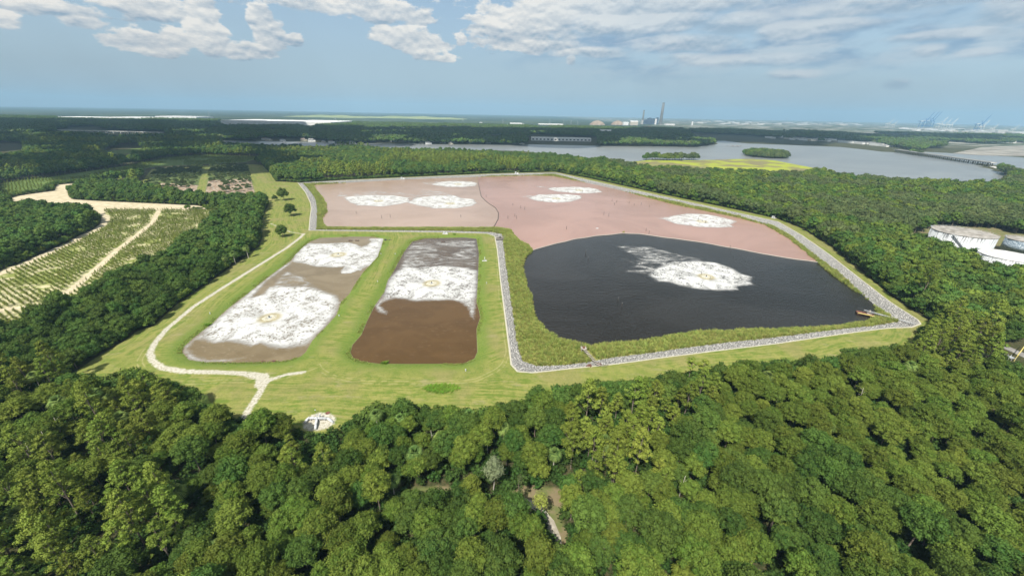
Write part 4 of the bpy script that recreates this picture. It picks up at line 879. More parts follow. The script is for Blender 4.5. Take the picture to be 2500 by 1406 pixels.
# ------------------------------------------------------------------ reeds, rocks
LM['lush'] = leaf_mat('lush_grass', (.20, .36, .04), (.22, .38, .045), (.28, .42, .07), .5)
def clump(seed, h=1.9, n=34, w_=.10, r0_=.7, mat='reed'):
    r_ = np.random.default_rng(seed); V = []; F = []; T = []
    for i in range(n):
        a = r_.uniform(0, 6.28); rr = r0_ * math.sqrt(r_.random()); b0 = np.array([rr * math.cos(a), rr * math.sin(a), -.3]); hh_ = h * r_.uniform(.55, 1.1)
        dl = np.array([math.cos(a + r_.uniform(-1, 1)), math.sin(a + r_.uniform(-1, 1)), 0]) * r_.uniform(.2, .9); s_ = np.array([-math.sin(a), math.cos(a), 0]) * w_
        b = len(V); V += [b0 - s_, b0 + s_, b0 + dl * .4 + s_ + [0, 0, hh_ * .6], b0 + dl * .4 - s_ + [0, 0, hh_ * .6], b0 + dl + [0, 0, hh_]]; F += [(b, b + 1, b + 2, b + 3), (b + 3, b + 2, b + 4)]; T += [r_.random() * (1.0 if seed % 3 == 0 else .45)] * 5
    return mesh_from('reed_clump', V, F, [LM[mat]], attrs={'tint': T})
LUSH = clump(2, 2.3, mat='lush')
REED = [clump(1), clump(2, 2.3), clump(3, 1.7), clump(6, 2.1)]
def in_cells(key_fn, spacing, box, seed):
    r_ = np.random.default_rng(seed); x0, x1, y0, y1 = box; X, Y = np.meshgrid(np.arange(x0, x1, spacing), np.arange(y0, y1, spacing)); X = X.ravel() + r_.uniform(-.5, .5, X.size) * spacing; Y = Y.ravel() + r_.uniform(-.5, .5, Y.size) * spacing
    k = key_fn(X, Y); return X[k], Y[k]
b0, b1 = BIG.min(0) - 25, BIG.max(0) + 25
KEEP = [np.array([G(1425, 852, .5), G(1462, 893, 0)]), np.array([G(2105, 755, .5), G(2234, 791, .5)])]
wf = lambda x, y: (sdl(KEEP[0], x, y, 1.7) < 0) & (sdl(KEEP[1], x, y, 1.3) < 0) & (sdf(RI, x, y) > -.2) & (sdf(BIG, x, y) < 1.2 + 3.0 * (vnoise(x, y, 9, 14) - .5))
X, Y = in_cells(wf, 1.15, (b0[0], b1[0], b0[1], 470), 4); X2, Y2 = in_cells(wf, 1.9, (b0[0], b1[0], 470, b1[1]), 5)
X = np.concatenate([X, X2]); Y = np.concatenate([Y, Y2]); wv = vnoise(X, Y, 11, 17, 2)
gn_scatter('reeds', np.stack([X, Y, height(X, Y)], 1), np.where(Y > 470, 1.25, 1.0) * rng.uniform(.7, 1.25, len(X)), np.where(wv > .55, 2, np.where(wv > .45, 0, rng.integers(0, 2, len(X)) * 2 + 1)) % 4, REED, 'dense green and straw-coloured reeds fringing the large pond', 'reeds')
bs, be = np.minimum(LB.min(0), MBA.min(0)) - 6, np.maximum(LB.max(0), MBA.max(0)) + 6
def bf(x, y):
    s_ = np.maximum(sdf(LB, x, y), sdf(MBA, x, y)); return (s_ > -2.6) & (s_ < -.1) & (vnoise(x, y, 12, 19) > .45)
X, Y = in_cells(bf, .9, (bs[0], be[0], bs[1], be[1]), 6)
gn_scatter('bank_grass', np.stack([X, Y, height(X, Y)], 1), rng.uniform(.2, .42, len(X)), rng.integers(0, 2, len(X)), REED, 'rough bright green grass along the waterline of the two small basins', 'grass')
def rock(seed):
    r_ = np.random.default_rng(seed); v = IV * (1 + r_.uniform(-.25, .25, (12, 1))) * np.array([1, .8, .6]); return mesh_from('rock', v, IF, [RM])
RM, t, out = new_mat('riprap_rock'); oi = t.node('ShaderNodeObjectInfo').outputs['Random']
principled(t, out, t.mix(oi, (.26, .255, .24), (.56, .545, .51)), .9)
rf = lambda x, y: (sdf(RO, x, y) > .9) & (sdf(RI, x, y) < -.7)
X, Y = in_cells(rf, .95, (b0[0], b1[0], b0[1], 520), 7); X2, Y2 = in_cells(rf, 1.6, (b0[0], b1[0], 520, b1[1]), 8)
X = np.concatenate([X, X2]); Y = np.concatenate([Y, Y2])
gn_scatter('riprap', np.stack([X, Y, height(X, Y) + .05], 1), rng.uniform(.16, .46, len(X)) * np.where(Y > 520, 1.4, 1), rng.integers(0, 3, len(X)), [rock(1), rock(2), rock(3)], 'pale grey broken rock lining the bank of the large pond', 'rocks')

# ------------------------------------------------------------------ pond furniture
def ring_pts(n, r): return [(r * math.cos(2 * math.pi * i / n), r * math.sin(2 * math.pi * i / n)) for i in range(n)]
WM, t, out = new_mat('spray_water'); pr_ = principled(t, None, (.78, .74, .60), .6); tr = t.node('ShaderNodeBsdfTransparent'); mx = t.node('ShaderNodeMixShader')
t.l.new(t.ss(t.noise(t.node('ShaderNodeTexCoord').outputs['Object'], 2.2, 4.0, .7), .42, .58, 0.1, .9), mx.inputs[0]); t.l.new(tr.outputs[0], mx.inputs[1]); t.l.new(pr_.outputs[0], mx.inputs[2]); t.l.new(mx.outputs[0], out.inputs[0])
def aerator(x, y, label, posts):
    o = thing('surface_aerator', label, 'aerator', (x, y, WL), 0.3, 'floating aerators of the treatment ponds')
    MB().lathe([(1.0, -.15), (1.25, .05), (1.15, .35), (.7, .45), (.35, .45)], 16).build('float', M['grey_metal'], o, True)
    mm = MB().lathe([(.33, .45), (.36, .6), (.36, 1.35), (.28, 1.5), (.12, 1.6)], 12).build('motor', M['dark_metal'], o, True)
    MB().tube((.36, 0, .9), (.6, 0, .9), .08).build('cable_box', M['grey_metal'], mm)
    mb = MB(); n = 40; prof = [(1.3, .12), (1.9, .5), (2.6, .62), (3.4, .4), (4.2, .08)]
    V = []; F = []
    for k, (r_, z_) in enumerate(prof):
        for i in range(n): a = 2 * math.pi * i / n; q = 1 + .08 * math.sin(a * 7 + k) + .05 * math.sin(a * 13); V.append((r_ * q * math.cos(a), r_ * q * math.sin(a), z_))
    for k in range(len(prof) - 1):
        for i in range(n): F.append((k * n + i, k * n + (i + 1) % n, (k + 1) * n + (i + 1) % n, (k + 1) * n + i))
    mb.add(V, F).build('spray', WM, o, True)
AER = [((826,622), 'far aerator with dark motor in the left basin, ringed by foam'), ((658,776), 'near aerator with dark motor in the left basin, ringed by foam'), ((1054,692), 'only aerator of the brown middle basin'),
       ((924,491), 'aerator in the tan pond, left of the pair'), ((1099,497), 'aerator in the tan pond, right of the pair'), ((1118,450), 'aerator by the north bank of the tan pond'),
       ((1414,465), 'upper aerator of the pair in the pink pond'), ((1358,485), 'lower aerator of the pair in the pink pond'), ((1714,541), 'aerator near the right bank of the pink pond'), ((1724,676), 'only aerator on the black pond')]
for (u, v), lab in AER: x, y = G(u, v, WL); aerator(x, y, lab, False)
pm = MB(); pm.tube((0, 0, -1.5), (0, 0, 2.6), .20, .17, 8); POST = mesh_from('post', pm.v, pm.f, [M['dark_wood']])
pc = MB(); pc.tube((0, 0, 2.6), (0, 0, 2.72), .21, .19, 8); PCAP = mesh_from('cap', pc.v, pc.f, [M['grey_metal']])
POSTS = [(1257,527),(1252,500),(1271,507),(1281,510),(1240,532),(1261,532),(1494,490),(1500,499),(1505,493),(1474,523),(1486,526),(1536,495),(1548,500),(1565,499),(1585,504),(1383,558),(1577,563),(1584,570),(1782,603),(1785,611),(1430,617),(1436,631),(1509,733),(1518,747),(1712,668),(1733,680),(932,531),(953,529),(1125,528),(1704,536),(1722,543),(1406,463),(1422,468),(870,520),(1187,480),(1060,595)]
for u, v in POSTS:
    x, y = G(u, v + 2, WL); s = 1.0 if v > 590 else 1.3
    o = thing('mooring_post', 'dark timber mooring post standing in the pond water', 'post', (x, y, WL), 0, 'mooring posts standing in the large pond'); o.scale = (s * .9, s * .9, s * 1.15 * rng.uniform(.8, 1.2)); link('post', POST, o); link('cap', PCAP, o)
# floating curtain and baffle
def boom(name, pts_px, r_, mat, lab, sub_mat=None):
    L = GP(pts_px, WL); dense = []
    for i in range(len(L) - 1):
        n = max(2, int(np.hypot(*(L[i + 1] - L[i])) / 4))
        for k in range(n): dense.append(L[i] + (L[i + 1] - L[i]) * k / n)
    dense.append(L[-1]); Dn = np.array(dense); ph = np.arange(len(Dn)); Dn[1:-1, 1] += .5 * np.sin(ph[1:-1] * .9)
    o = thing(name, lab, 'floating barrier', (0, 0, 0)); mb = MB()
    for i in range(len(Dn) - 1): mb.tube((*Dn[i], WL + .12), (*Dn[i + 1], WL + .12), r_, r_, 6, cap=False)
    mb.build('float_line', mat, o); mb = MB()
    for i in range(0, len(Dn), 3): mb.tube((*Dn[i], WL + .1), (*Dn[i], WL + .55), .14, .10, 6)
    mb.build('marker_floats', M['grey_wood'], o)
boom('floating_curtain', CURT, .42, M['grey_wood'], 'long floating curtain separating the pink water from the black water')
boom('floating_baffle', BAFF, .5, M['dark_wood'], 'thin dark wavy baffle dividing the tan water from the pink water')
# small grassy hummock on curtain
x, y = G(1521, 568, WL); mb = MB(); o = thing('floating_weed_patch', 'small tuft of green weeds caught on the bend of the floating curtain', 'weeds', (x, y, WL)); link('stems', REED[0], o); c2 = link('leaves', REED[1], o, (1.2, .6, 0))
# white float in the pink pond
x, y = G(1458, 558, WL); o = thing('buoy', 'white float drifting alone on the pink water near the curtain', 'buoy', (x, y, WL), .4); MB().lathe([(.9, -.1), (1.2, .1), (1.1, .45), (.5, .6)], 14).build('body', M['white_metal'], o, True); MB().tube((0, 0, .6), (0, 0, 1.5), .1, .08).build('mast', M['white_metal'], o); MB().box((1.6, 0, .1), (1.5, .3, .2)).box((-1.6, 0, .1), (1.5, .3, .2)).build('arm', M['white_metal'], o)

# dock with walkway pipe in the corner of the black pond
def gp3(u, v, z): x, y = G(u, v, z); return Vector((x, y, z))
dk0 = gp3(2110, 757, 1.0); dk1 = gp3(2234, 791, 1.0)
o = thing('intake_walkway', 'grey steel walkway and pipe running from the stone corner out to a small dock', 'walkway', tuple(dk0))
dirw = (dk1 - dk0); nrm = Vector((-dirw.y, dirw.x, 0)).normalized()
mb = MB(); a = Vector((0, 0, 0)); b = dirw
mb.tube(a - nrm * .0, b, .32, .32, 10); mb.build('pipe', M['grey_metal'], o, True)
mb = MB()
for s_ in (-.95, -2.0): mb.tube(a + nrm * s_, a + dirw * .55 + nrm * s_, .10, .10, 6)
for k in range(15): mb.tube(a + dirw * (.55 * k / 14) - nrm * .9, a + dirw * (.55 * k / 14) - nrm * 2.05, .16, .16, 4)
mb.build('deck', M['dark_metal'], o)
for k in range(6):
    p = a + dirw * (.12 + .16 * k) - nrm * .4; MB().tube(p + Vector((0, 0, -2.2)), p + Vector((0, 0, .2)), .12).build('support', M['dark_wood'], o)
mb = MB()
for k in range(6): p = a + dirw * (.1 * k) - nrm * 2.05; mb.tube(p, p + Vector((0, 0, 1.1)), .04)
mb.tube(a - nrm * 2.05 + Vector((0, 0, 1.1)), a + dirw * .5 - nrm * 2.05 + Vector((0, 0, 1.1)), .05); mb.build('handrail', M['grey_metal'], o)
pf = gp3(2113, 766, -.7)
o = thing('pump_dock', 'small rusty pump dock with yellow rail floating in the corner of the black pond', 'dock', tuple(pf), -.5)
o.scale = (1.5, 1.5, 1.5); MB().box((0, 0, 0), (6.5, 3.2, .5)).build('deck', M['rust'], o)
MB().box((1.2, .3, .6), (1.8, 1.4, .8)).tube((1.2, .3, 1.0), (1.2, .3, 1.9), .4, .3, 10).build('pump', M['grey_wood'], o)
MB().tube((-3.2, -1.7, .45), (9.5, -3.0, .45), .16, .16, 8).build('yellow_pipe', M['yellow_paint'], o)
for sx_ in (-3, 0, 3): MB().tube((sx_, 1.5, 0), (sx_, 1.5, 1.5), .06).build('rail_post', M['dark_metal'], o)
MB().tube((-3, 1.5, 1.5), (3, 1.5, 1.5), .06).build('rail', M['dark_metal'], o)

# broken pier in the near reeds
pA = gp3(1425, 852, 1.9); pB = gp3(1462, 893, .5)
o = thing('ruined_pier', 'weathered timber and rusty steel pier crossing the reeds at the near stone bank', 'pier', tuple(pA)); dv = pB - pA; nr = Vector((-dv.y, dv.x, 0)).normalized()
mb = MB()
for s_ in (-.7, .7): mb.tube(nr * s_, dv + nr * s_, .16, .16, 6)
mb.build('beam', M['dark_wood'], o); mb = MB()
for k in range(13): mb.box(tuple(dv * (k / 12) + Vector((0, 0, .18))), (1.9, .5, .08), math.atan2(nr.y, nr.x))
mb.build('deck', M['grey_wood'], o)
for q, (ax_, ay_) in enumerate(((-1.3, 1.4), (1.3, 1.4), (-1.3, -1.0), (1.3, -1.0))): MB().tube((ax_, ay_, -2.2), (ax_, ay_, 1.5), .16, .14, 8).build('pile', M['grey_wood'], o)
MB().box((0, .2, .5), (2.9, 2.6, .16)).build('platform', M['grey_wood'], o); MB().box((0, .2, .95), (1.2, 1.0, .8)).build('gate_box', M['rust'], o)
MB().tube((-1.6, 4.2, 2.2), (.5, .8, .9), .1).build('boom', M['dark_wood'], o)
p = gp3(1437, 893, .1); o = thing('scrap_pipe', 'rusty red scrap steel heap on the stones left of the ruined pier', 'scrap', tuple(p), .3)
MB().tube((-1.4, 0, .1), (1.4, .5, .5), .28, .28, 8).tube((-.6, -.6, .1), (.6, .9, .3), .2, .2, 8).build('pipe', M['rust'], o); MB().box((.9, -.5, .1), (1.4, .8, .4), .5).build('plate', M['rust'], o)
p = gp3(1462, 890, .1); o = thing('scrap_beams', 'rust-red steel frame lying under the shore end of the ruined pier', 'scrap', tuple(p), -.2)
MB().box((0, -.5, .3), (2.6, .3, .3)).box((0, .7, .3), (2.6, .3, .3)).build('steel_frame', M['rust'], o); MB().tube((1.0, 0, .1), (5.0, .6, .2), .1).tube((1.0, -1.3, .1), (4.4, -1.0, .15), .1).build('loose_rods', M['dark_wood'], o)

# timber intake crib at the head of the stone bank
p = gp3(1221, 583, .4); o = thing('intake_crib', 'square grey timber intake crib set in the head of the stone bank', 'intake structure', tuple(p))
mb = MB()
for k in range(7): mb.box((-3.6 + 1.2 * k, 0, .5), (.9, 9.0, .2))
mb.build('deck', M['grey_wood'], o)
for sx_, sy_ in ((-4, -5), (4, -5), (-4, 5), (4, 5)): MB().tube((sx_, sy_, -1), (sx_, sy_, 2.1), .18).build('corner_post', M['grey_wood'], o)
mb = MB()
for y_ in (-5, -1.2, .2, 5): mb.box((0, y_, 1.2), (8.2, .3, .3))
mb.box((2.5, -3, .9), (.25, 4.6, .25), -.8); mb.build('cross_beam', M['dark_wood'], o)
MB().box((0, 0, 1.6), (1.6, 1.0, 1.1)).build('gear_box', M['dark_metal'], o)
p = gp3(1213, 572, -.2); o = thing('light_pole', 'thin dark pole standing where the reeds meet the stone bank', 'pole', tuple(p)); MB().tube((0, 0, 0), (0, 0, 8.5), .16, .09).build('pole', M['dark_wood'], o); MB().box((0, 0, 8.6), (.5, .3, .2)).build('lamp', M['grey_metal'], o)

# white equipment cabinets and pumps around the banks
def cabinet(u, v, s, lab, rz=0.0):
    p = gp3(u, v, 0.0); o = thing('pump_cabinet', lab, 'equipment cabinet', (p.x, p.y, Hs(p.x, p.y)), rz); o.scale = (s,) * 3
    MB().box((0, 0, .1), (5.0, 3.2, .2)).build('pad', M['concrete'], o)
    b1_ = MB().box((-.9, 0, 1.15), (1.5, 1.1, 1.9)).build('cabinet', M['white_metal'], o); MB().box((-.9, -.57, 1.15), (1.2, .04, 1.6)).build('door', M['grey_metal'], b1_)
    MB().box((1.0, .1, .85), (1.2, 1.0, 1.3)).build('side_box', M['white_metal'], o); MB().tube((2.0, 0, .2), (2.0, 0, 2.4), .08).build('vent_pipe', M['white_metal'], o)
cabinet(1087, 571, 1.15, 'white cabinets on a concrete pad on the ridge between the pink pond and brown basin')
cabinet(983, 437, 1.9, 'tiny white cabinet on the north bank near the tree line, left one'); cabinet(1261, 425, 2.1, 'tiny white cabinet on the north bank near its highest corner'); cabinet(1888, 531, 1.5, 'white cabinet on the right bank where the stone lining bends', .5)
p = gp3(1183, 637, 0); o = thing('sampling_pump', 'white pump with upright pipe on the grass strip beside the brown basin', 'pump', (p.x, p.y, Hs(p.x, p.y)), .2)
MB().box((0, 0, .1), (4.2, 2.2, .16)).build('pad', M['concrete'], o); MB().tube((.2, 0, .2), (.2, 0, 3.6), .3, .22, 10).build('riser', M['white_metal'], o, True)
MB().tube((-2.6, -1.0, .4), (.2, 0, .5), .12).tube((.2, 0, .5), (1.9, .6, .4), .12).build('hose', M['white_metal'], o); MB().box((.9, -.3, .6), (.9, .7, .8)).build('motor', M['white_metal'], o)
MARKS = [(930,620,'beside the far right corner of the left basin'),(965,621,'on the left shore of the brown basin, farthest up'),(922,688,'on the ridge between the two basins, midway'),(828,771,'on the ridge beside the near foam sheet, tilted'),(1188,692,'on the grass strip right of the brown basin'),(513,766,'on the slope left of the left basin above a weed tuft'),(1137,905,'low in the grass south of the brown basin')]
for u, v, wh in MARKS:
    p = gp3(u, v, 0); o = thing('marker_post', 'short white marker post ' + wh, 'marker', (p.x, p.y, Hs(p.x, p.y)), .3, 'white marker posts around the basins')
    MB().tube((0, 0, -.2), (0, 0, .9), .28, .26, 10).build('post', M['white_metal'], o); MB().lathe([(.34, .9), (.3, 1.05), (.1, 1.12)], 10).build('cap', M['white_metal'], o)
# debris boxes in the basins
for u, v, n_, lab in ((856,588,'float_box','dark floating box near the far shore of the left basin'),(872,588,'float_box','small upright box near the far shore of the left basin'),(1082,591,'sunken_crate','brown crate half sunk in the far end of the brown basin')):
    p = gp3(u, v, WL); o = thing(n_, lab, 'float', tuple(p)); MB().box((0, 0, .25), (3.6, 1.6, .7)).build('body', M['dark_wood'], o); MB().box((0, 0, .65), (3.8, .3, .15)).box((-1.5, 0, .7), (.2, 1.6, .4)).build('rail', M['rust'], o)
p = gp3(944, 587, -.4); o = thing('outlet_gate', 'dark outlet gate with long arm on the far right corner of the left basin', 'gate', tuple(p)); MB().box((-1.2, 0, .4), (1.6, 1.6, 1.8)).build('gate', M['dark_metal'], o); MB().tube((-1, 0, .7), (5.5, .3, .5), .16).build('arm', M['dark_wood'], o); MB().box((3.2, .2, .7), (1.0, .8, .6)).build('winch', M['dark_metal'], o)
for u, v, w_ in ((642,883,'left one of two'),(668,882,'right one of two')):
    p = gp3(u, v, WL); o = thing('drain_grate', 'rusty round drain grate at the near shore of the left basin, ' + w_, 'drain'); o.location = tuple(p); MB().lathe([(1.0, -.1), (1.0, .2), (.8, .28), (.6, .1)], 16).build('ring', M['rust'], o); MB().box((0, 0, .2), (1.6, .12, .08)).box((0, 0, .2), (.12, 1.6, .08)).build('bars', M['dark_metal'], o)

# large above-ground pipe tee on the lawn
p = gp3(768, 1022, 0); z0 = Hs(p.x, p.y); o = thing('pipe_manifold', 'silver-white tee-shaped pipeline surfacing from a gravel patch in the lawn', 'pipeline', (p.x, p.y, z0))
def gl(u, v): a_, b_ = G(u, v, 0.9); return Vector((a_ - p.x, b_ - p.y, 0))
L0 = gl(742, 1024); L1 = gl(752, 1017); R1 = gl(800, 1018); R2 = gl(812, 1023); T0 = gl(774, 1017); T1 = gl(768, 1040)
mb = MB(); zc = Vector((0, 0, .95)); mb.tube(L1 + zc, R1 + zc, .5, .5, 14); mb.tube(L0 + Vector((0, 0, -.3)), L1 + zc, .5, .5, 14); mb.tube(R1 + zc, R2 + Vector((0, 0, -.3)), .5, .5, 14); mb.build('main_pipe', M['white_metal'], o, True)
mb = MB(); mb.tube(T0 + zc, T0.lerp(T1, .6) + zc, .52, .52, 14); mb.tube(T0.lerp(T1, .6) + zc, T1 + Vector((0, 0, -.2)), .52, .5, 14); mb.build('branch_pipe', M['white_metal'], o, True)
for k in (.06, .3, .45, .58, .64, .7, .76, .9):
    c_ = L1.lerp(R1, k); dx_ = (R1 - L1).normalized() * .09; MB().tube(c_ - dx_ + zc, c_ + dx_ + zc, .64, .64, 14).build('flange', M['grey_metal'], o)
for k in (.12, .35, .6, .85): c_ = L1.lerp(R1, k); MB().box((c_.x, c_.y, .25), (.35, 1.1, .9)).build('saddle', M['concrete'], o)
for k, h_ in ((.42, 2.0), (.56, 2.3)): c_ = L1.lerp(R1, k); MB().tube((c_.x, c_.y + .3, 1.4), (c_.x + .1, c_.y + .8, h_), .12).tube((c_.x - .3, c_.y + .8, h_), (c_.x + .4, c_.y + .8, h_), .25, .25, 10).build('valve', M['grey_metal'], o)
a_, b_ = G(771, 1007); o = thing('warning_sign', 'small white sign on a thin post behind the pipeline tee', 'sign', (a_, b_, Hs(a_, b_))); MB().tube((0, 0, 0), (0, 0, 2.0), .05).build('post', M['dark_metal'], o); MB().box((0, 0, 1.9), (.6, .05, .45)).build('panel', M['white_metal'], o)
a_, b_ = G(800, 1007); o = tag(MB().lathe([(1.0, .0), (.8, .12), (.3, .05)], 14).build('manhole', M['rust'], None, False, (a_, b_, Hs(a_, b_) + .05)), 'rusty brown manhole lid at the rear of the gravel patch', 'manhole')
# long-grass mound on the lawn and tufts by the basins
for u, v, s, lab in ((1078,948,2.2,'bright green mound of long grass in the mown lawn'),(506,791,1.3,'yellow-green weed tuft on the left bank of the left basin'),(940,883,1.2,'small weed tuft at the near shore of the brown basin'),(1110,573,1.2,'dark bush tuft beside the white cabinets')):
    p = gp3(u, v, 0); o = thing('grass_mound', lab, 'grass clump', (p.x, p.y, Hs(p.x, p.y))); n = 60 if s > 2 else 5
    for k in range(n):
        a_ = k * 2.399; rr = math.sqrt(k / n); c_ = link('tuft', LUSH, o, (rr * s * (3.8 if s > 2 else 1.2) * math.cos(a_), rr * s * (1.5 if s > 2 else .8) * math.sin(a_), 0)); c_.scale = (1.2, 1.2, .22 if s > 2 else .6)

# ------------------------------------------------------------------ storage tanks
def tank_mat(name, streak_c, wall_c, rows):
    m, t, out = new_mat(name); ob = t.node('ShaderNodeTexCoord').outputs['Object']; x, y, z = t.sep(ob); th = t.m('ARCTAN2', y, x)
    n = t.noise(t.xyz(t.m('MULTIPLY', th, 24.0), t.m('MULTIPLY', z, .06)), 1.0, 4.0, .6); top = t.ss(z, 10, 23)
    f = t.m('MULTIPLY', t.ss(n, .50, .60), t.m('ADD', .12, t.m('MULTIPLY', top, .8)))
    if rows:
        f = t.m('MAXIMUM', t.m('MULTIPLY', f, .5), t.ss(t.noise(t.xyz(t.m('MULTIPLY', th, 16.0), t.m('MULTIPLY', z, 1.1)), 1.0, 4.0), .38, .58))
    principled(t, out, t.mix(f, wall_c, streak_c), .55); return m
TW = tank_mat('tank_wall_white', (.10, .105, .11), (.50, .52, .53), False); TD = tank_mat('tank_wall_weathered', (.07, .11, .15), (.38, .44, .48), True)
RFM = noisy('tank_roof', (.20, .18, .155), (.38, .355, .32), .22, .9); RFW = noisy('tank_roof_white', (.48, .47, .45), (.66, .65, .63), .25, .8)
def tank(cx, cy, r_, h, lab, wall, roofm, stair=True, rail=True):
    o = thing('storage_tank', lab, 'storage tank', (cx, cy, -1.5), 0)
    MB().lathe([(r_, 0), (r_, h * .33), (r_ + .03, h * .33), (r_ + .03, h * .66), (r_, h * .66), (r_, h)], 72).build('wall', wall, o, True)
    MB().lathe([(r_ + .25, h), (r_ + .25, h + .25), (r_ - .1, h + .3), (r_ * .5, h + .8), (.6, h + 1.3), (.4, h + 1.35)], 72).build('roof', roofm, o)
    if rail:
        mb = MB(); n = 56
        for i in range(n):
            a = 2 * math.pi * i / n; b = 2 * math.pi * (i + 1) / n; A_ = Vector((r_ * math.cos(a), r_ * math.sin(a), h)); B_ = Vector((r_ * math.cos(b), r_ * math.sin(b), h)); mb.tube(A_, A_ + Vector((0, 0, 1.2)), .05, .05, 4)
            mb.tube(A_ + Vector((0, 0, 1.2)), B_ + Vector((0, 0, 1.2)), .05, .05, 4); mb.tube(A_ + Vector((0, 0, .7)), B_ + Vector((0, 0, .7)), .03, .03, 4)
        mb.build('railing', M['white_metal'], o)
    if stair:
        mb = MB(); a0 = math.atan2(-cy, -cx) - .22; n = 26
        for i in range(n):
            a = a0 + .95 * i / n; z = h * (1 - i / n); q = r_ + .8; mb.box((q * math.cos(a), q * math.sin(a), z), (1.3, 1.0, .12), a)
            A_ = Vector(((r_ + 1.4) * math.cos(a), (r_ + 1.4) * math.sin(a), z)); a2 = a0 + .95 * (i + 1) / n; B_ = Vector(((r_ + 1.4) * math.cos(a2), (r_ + 1.4) * math.sin(a2), z - h / n))
            mb.tube(A_ + Vector((0, 0, 1.1)), B_ + Vector((0, 0, 1.1)), .07, .07, 4); mb.tube(A_, B_, .14, .14, 4); mb.tube(A_, A_ + Vector((0, 0, 1.1)), .05, .05, 4)
        mb.build('stairway', M['grey_metal'], o)
    MB().box((r_ * math.cos(2.2), r_ * math.sin(2.2), h + .8), (1.6, 1.2, 1.0), .3).build('roof_hatch', M['grey_metal'], o)
TH = 23.0
def tank_from(uL, vL, uR, vR, h):
    a = Vector(G(uL, vL, h - 1.5)); b = Vector(G(uR, vR, h - 1.5)); return (a.x + b.x) / 2, (a.y + b.y) / 2, (b - a).length / 2
cx, cy, r_ = tank_from(2279, 560, 2431, 574, TH); tank(cx, cy, r_, TH, 'large white storage tank with streaked wall, outside stairway and dirty roof', TW, RFM)
T1R = r_
cx, cy, r_ = tank_from(2388, 613, 2546, 637, 19.0); tank(cx, cy, r_, 19.0, 'white storage tank with bright white roof cut by the right edge of the view', TW, RFW, False, False)
cx, cy, r_ = tank_from(2457, 580, 2560, 592, 14.0); tank(cx, cy, r_, 14.0, 'blue-grey weathered storage tank behind the two white tanks', TD, RFM, False, True)

# yellow loading gantry at the lower right
p = gp3(2475, 882, -1.5); q = gp3(2490, 862, -1.5); o = thing('loading_gantry', 'pale yellow loading gantry beside the narrow road at the right edge', 'gantry', tuple(p), 0)
dv = (q - p) * 1.1; sd_ = Vector((dv.y, -dv.x, 0)).normalized()
for k in (0, .5, 1.0): MB().tube(dv * k, dv * k + Vector((0, 0, 4.2)), .14).build('column', M['yellow_paint'], o)
mb = MB(); mb.tube(Vector((0, 0, 4.2)), dv * 1.0 + Vector((0, 0, 4.2)), .22); mb.tube(dv + Vector((0, 0, 4.2)), dv * 1.35 + Vector((0, 0, 3.6)), .16); mb.build('boom', M['yellow_paint'], o)
MB().box((sd_.x * -2, sd_.y * -2, 1.6), (4.2, 2.6, .2)).build('platform', M['grey_metal'], o); mb = MB()
for sx_ in (-2, 0, 2):
    for sy_ in (-1.2, 1.2): mb.tube((sd_.x * -2 + sx_, sd_.y * -2 + sy_, 0), (sd_.x * -2 + sx_, sd_.y * -2 + sy_, 2.7), .08)
mb.build('platform_legs', M['white_metal'], o)
def road(name, line, w_, z, mat):
    L = np.asarray(line); V = []; F = []
    for i in range(len(L)):
        d = L[min(i + 1, len(L) - 1)] - L[max(i - 1, 0)]; n = np.array([-d[1], d[0]]) / np.hypot(*d) * w_ / 2; V += [(*(L[i] + n), z), (*(L[i] - n), z)]
    for i in range(len(L) - 1): F.append((2 * i, 2 * i + 1, 2 * i + 3, 2 * i + 2))
    return tag(link(name, mesh_from(name, V, F, [mat])), kind='structure')
road('road', GP([(2452,846),(2480,858),(2520,876),(2600,915)], -1.44), 6.0, -1.44, M['asphalt'])
road('road', CLRS and GP([(1215,1222),(1245,1232),(1275,1222),(1310,1235),(1343,1275),(1358,1312),(1362,1345)], -1.46), 3.0, -1.46, noisy('sandy_track', (.30, .27, .21), (.46, .42, .35), .4, .95))

# ------------------------------------------------------------------ river bridge and causeway
bA = np.array(G(2185, 371)); bB = np.array(G(2422, 406)); dB = bB - bA; LBr = float(np.hypot(*dB)); ab = math.atan2(dB[1], dB[0]); o = thing('river_bridge', 'long low concrete road bridge on many dark piers crossing the river', 'bridge', (bA[0], bA[1], -1.5), ab)
MB().box((LBr / 2, 0, 10.5), (LBr, 13, 1.6)).build('deck', M['concrete'], o)
for s_ in (-6.4, 6.4): MB().box((LBr / 2, s_, 11.8), (LBr, .35, 1.0)).build('parapet', M['concrete'], o)
NPR = 26; pb_ = MB(); pb_.box((0, 0, 9.0), (2.6, 12, 1.4))
for s_ in (-4.8, 0, 4.8): pb_.tube((0, s_, -2), (0, s_, 8.4), 1.0, 1.0, 8)
PME = mesh_from('pier', pb_.v, pb_.f, [M['dark_wood']])
for k in range(NPR): link('pier', PME, o, (LBr * (k + .5) / NPR, 0, 0))
road('causeway', GP([(2420,406),(2470,420),(2600,455)], -1.2), 16, -1.0, M['concrete'])
b2A = np.array(G(145, 322)); b2B = np.array(G(398, 328)); dB = b2B - b2A; L2 = float(np.hypot(*dB)); o = thing('creek_bridge', 'low pale road bridge over the shaded marsh at the left', 'bridge', (b2A[0], b2A[1], -1.5), math.atan2(dB[1], dB[0]))
MB().box((L2 / 2, 0, 9.0), (L2, 12, 2.2)).build('deck', M['concrete'], o)
for k in range(14): MB().box((L2 * (k + .5) / 14, 0, 4), (2.5, 10, 8)).build('pier', M['concrete'], o)

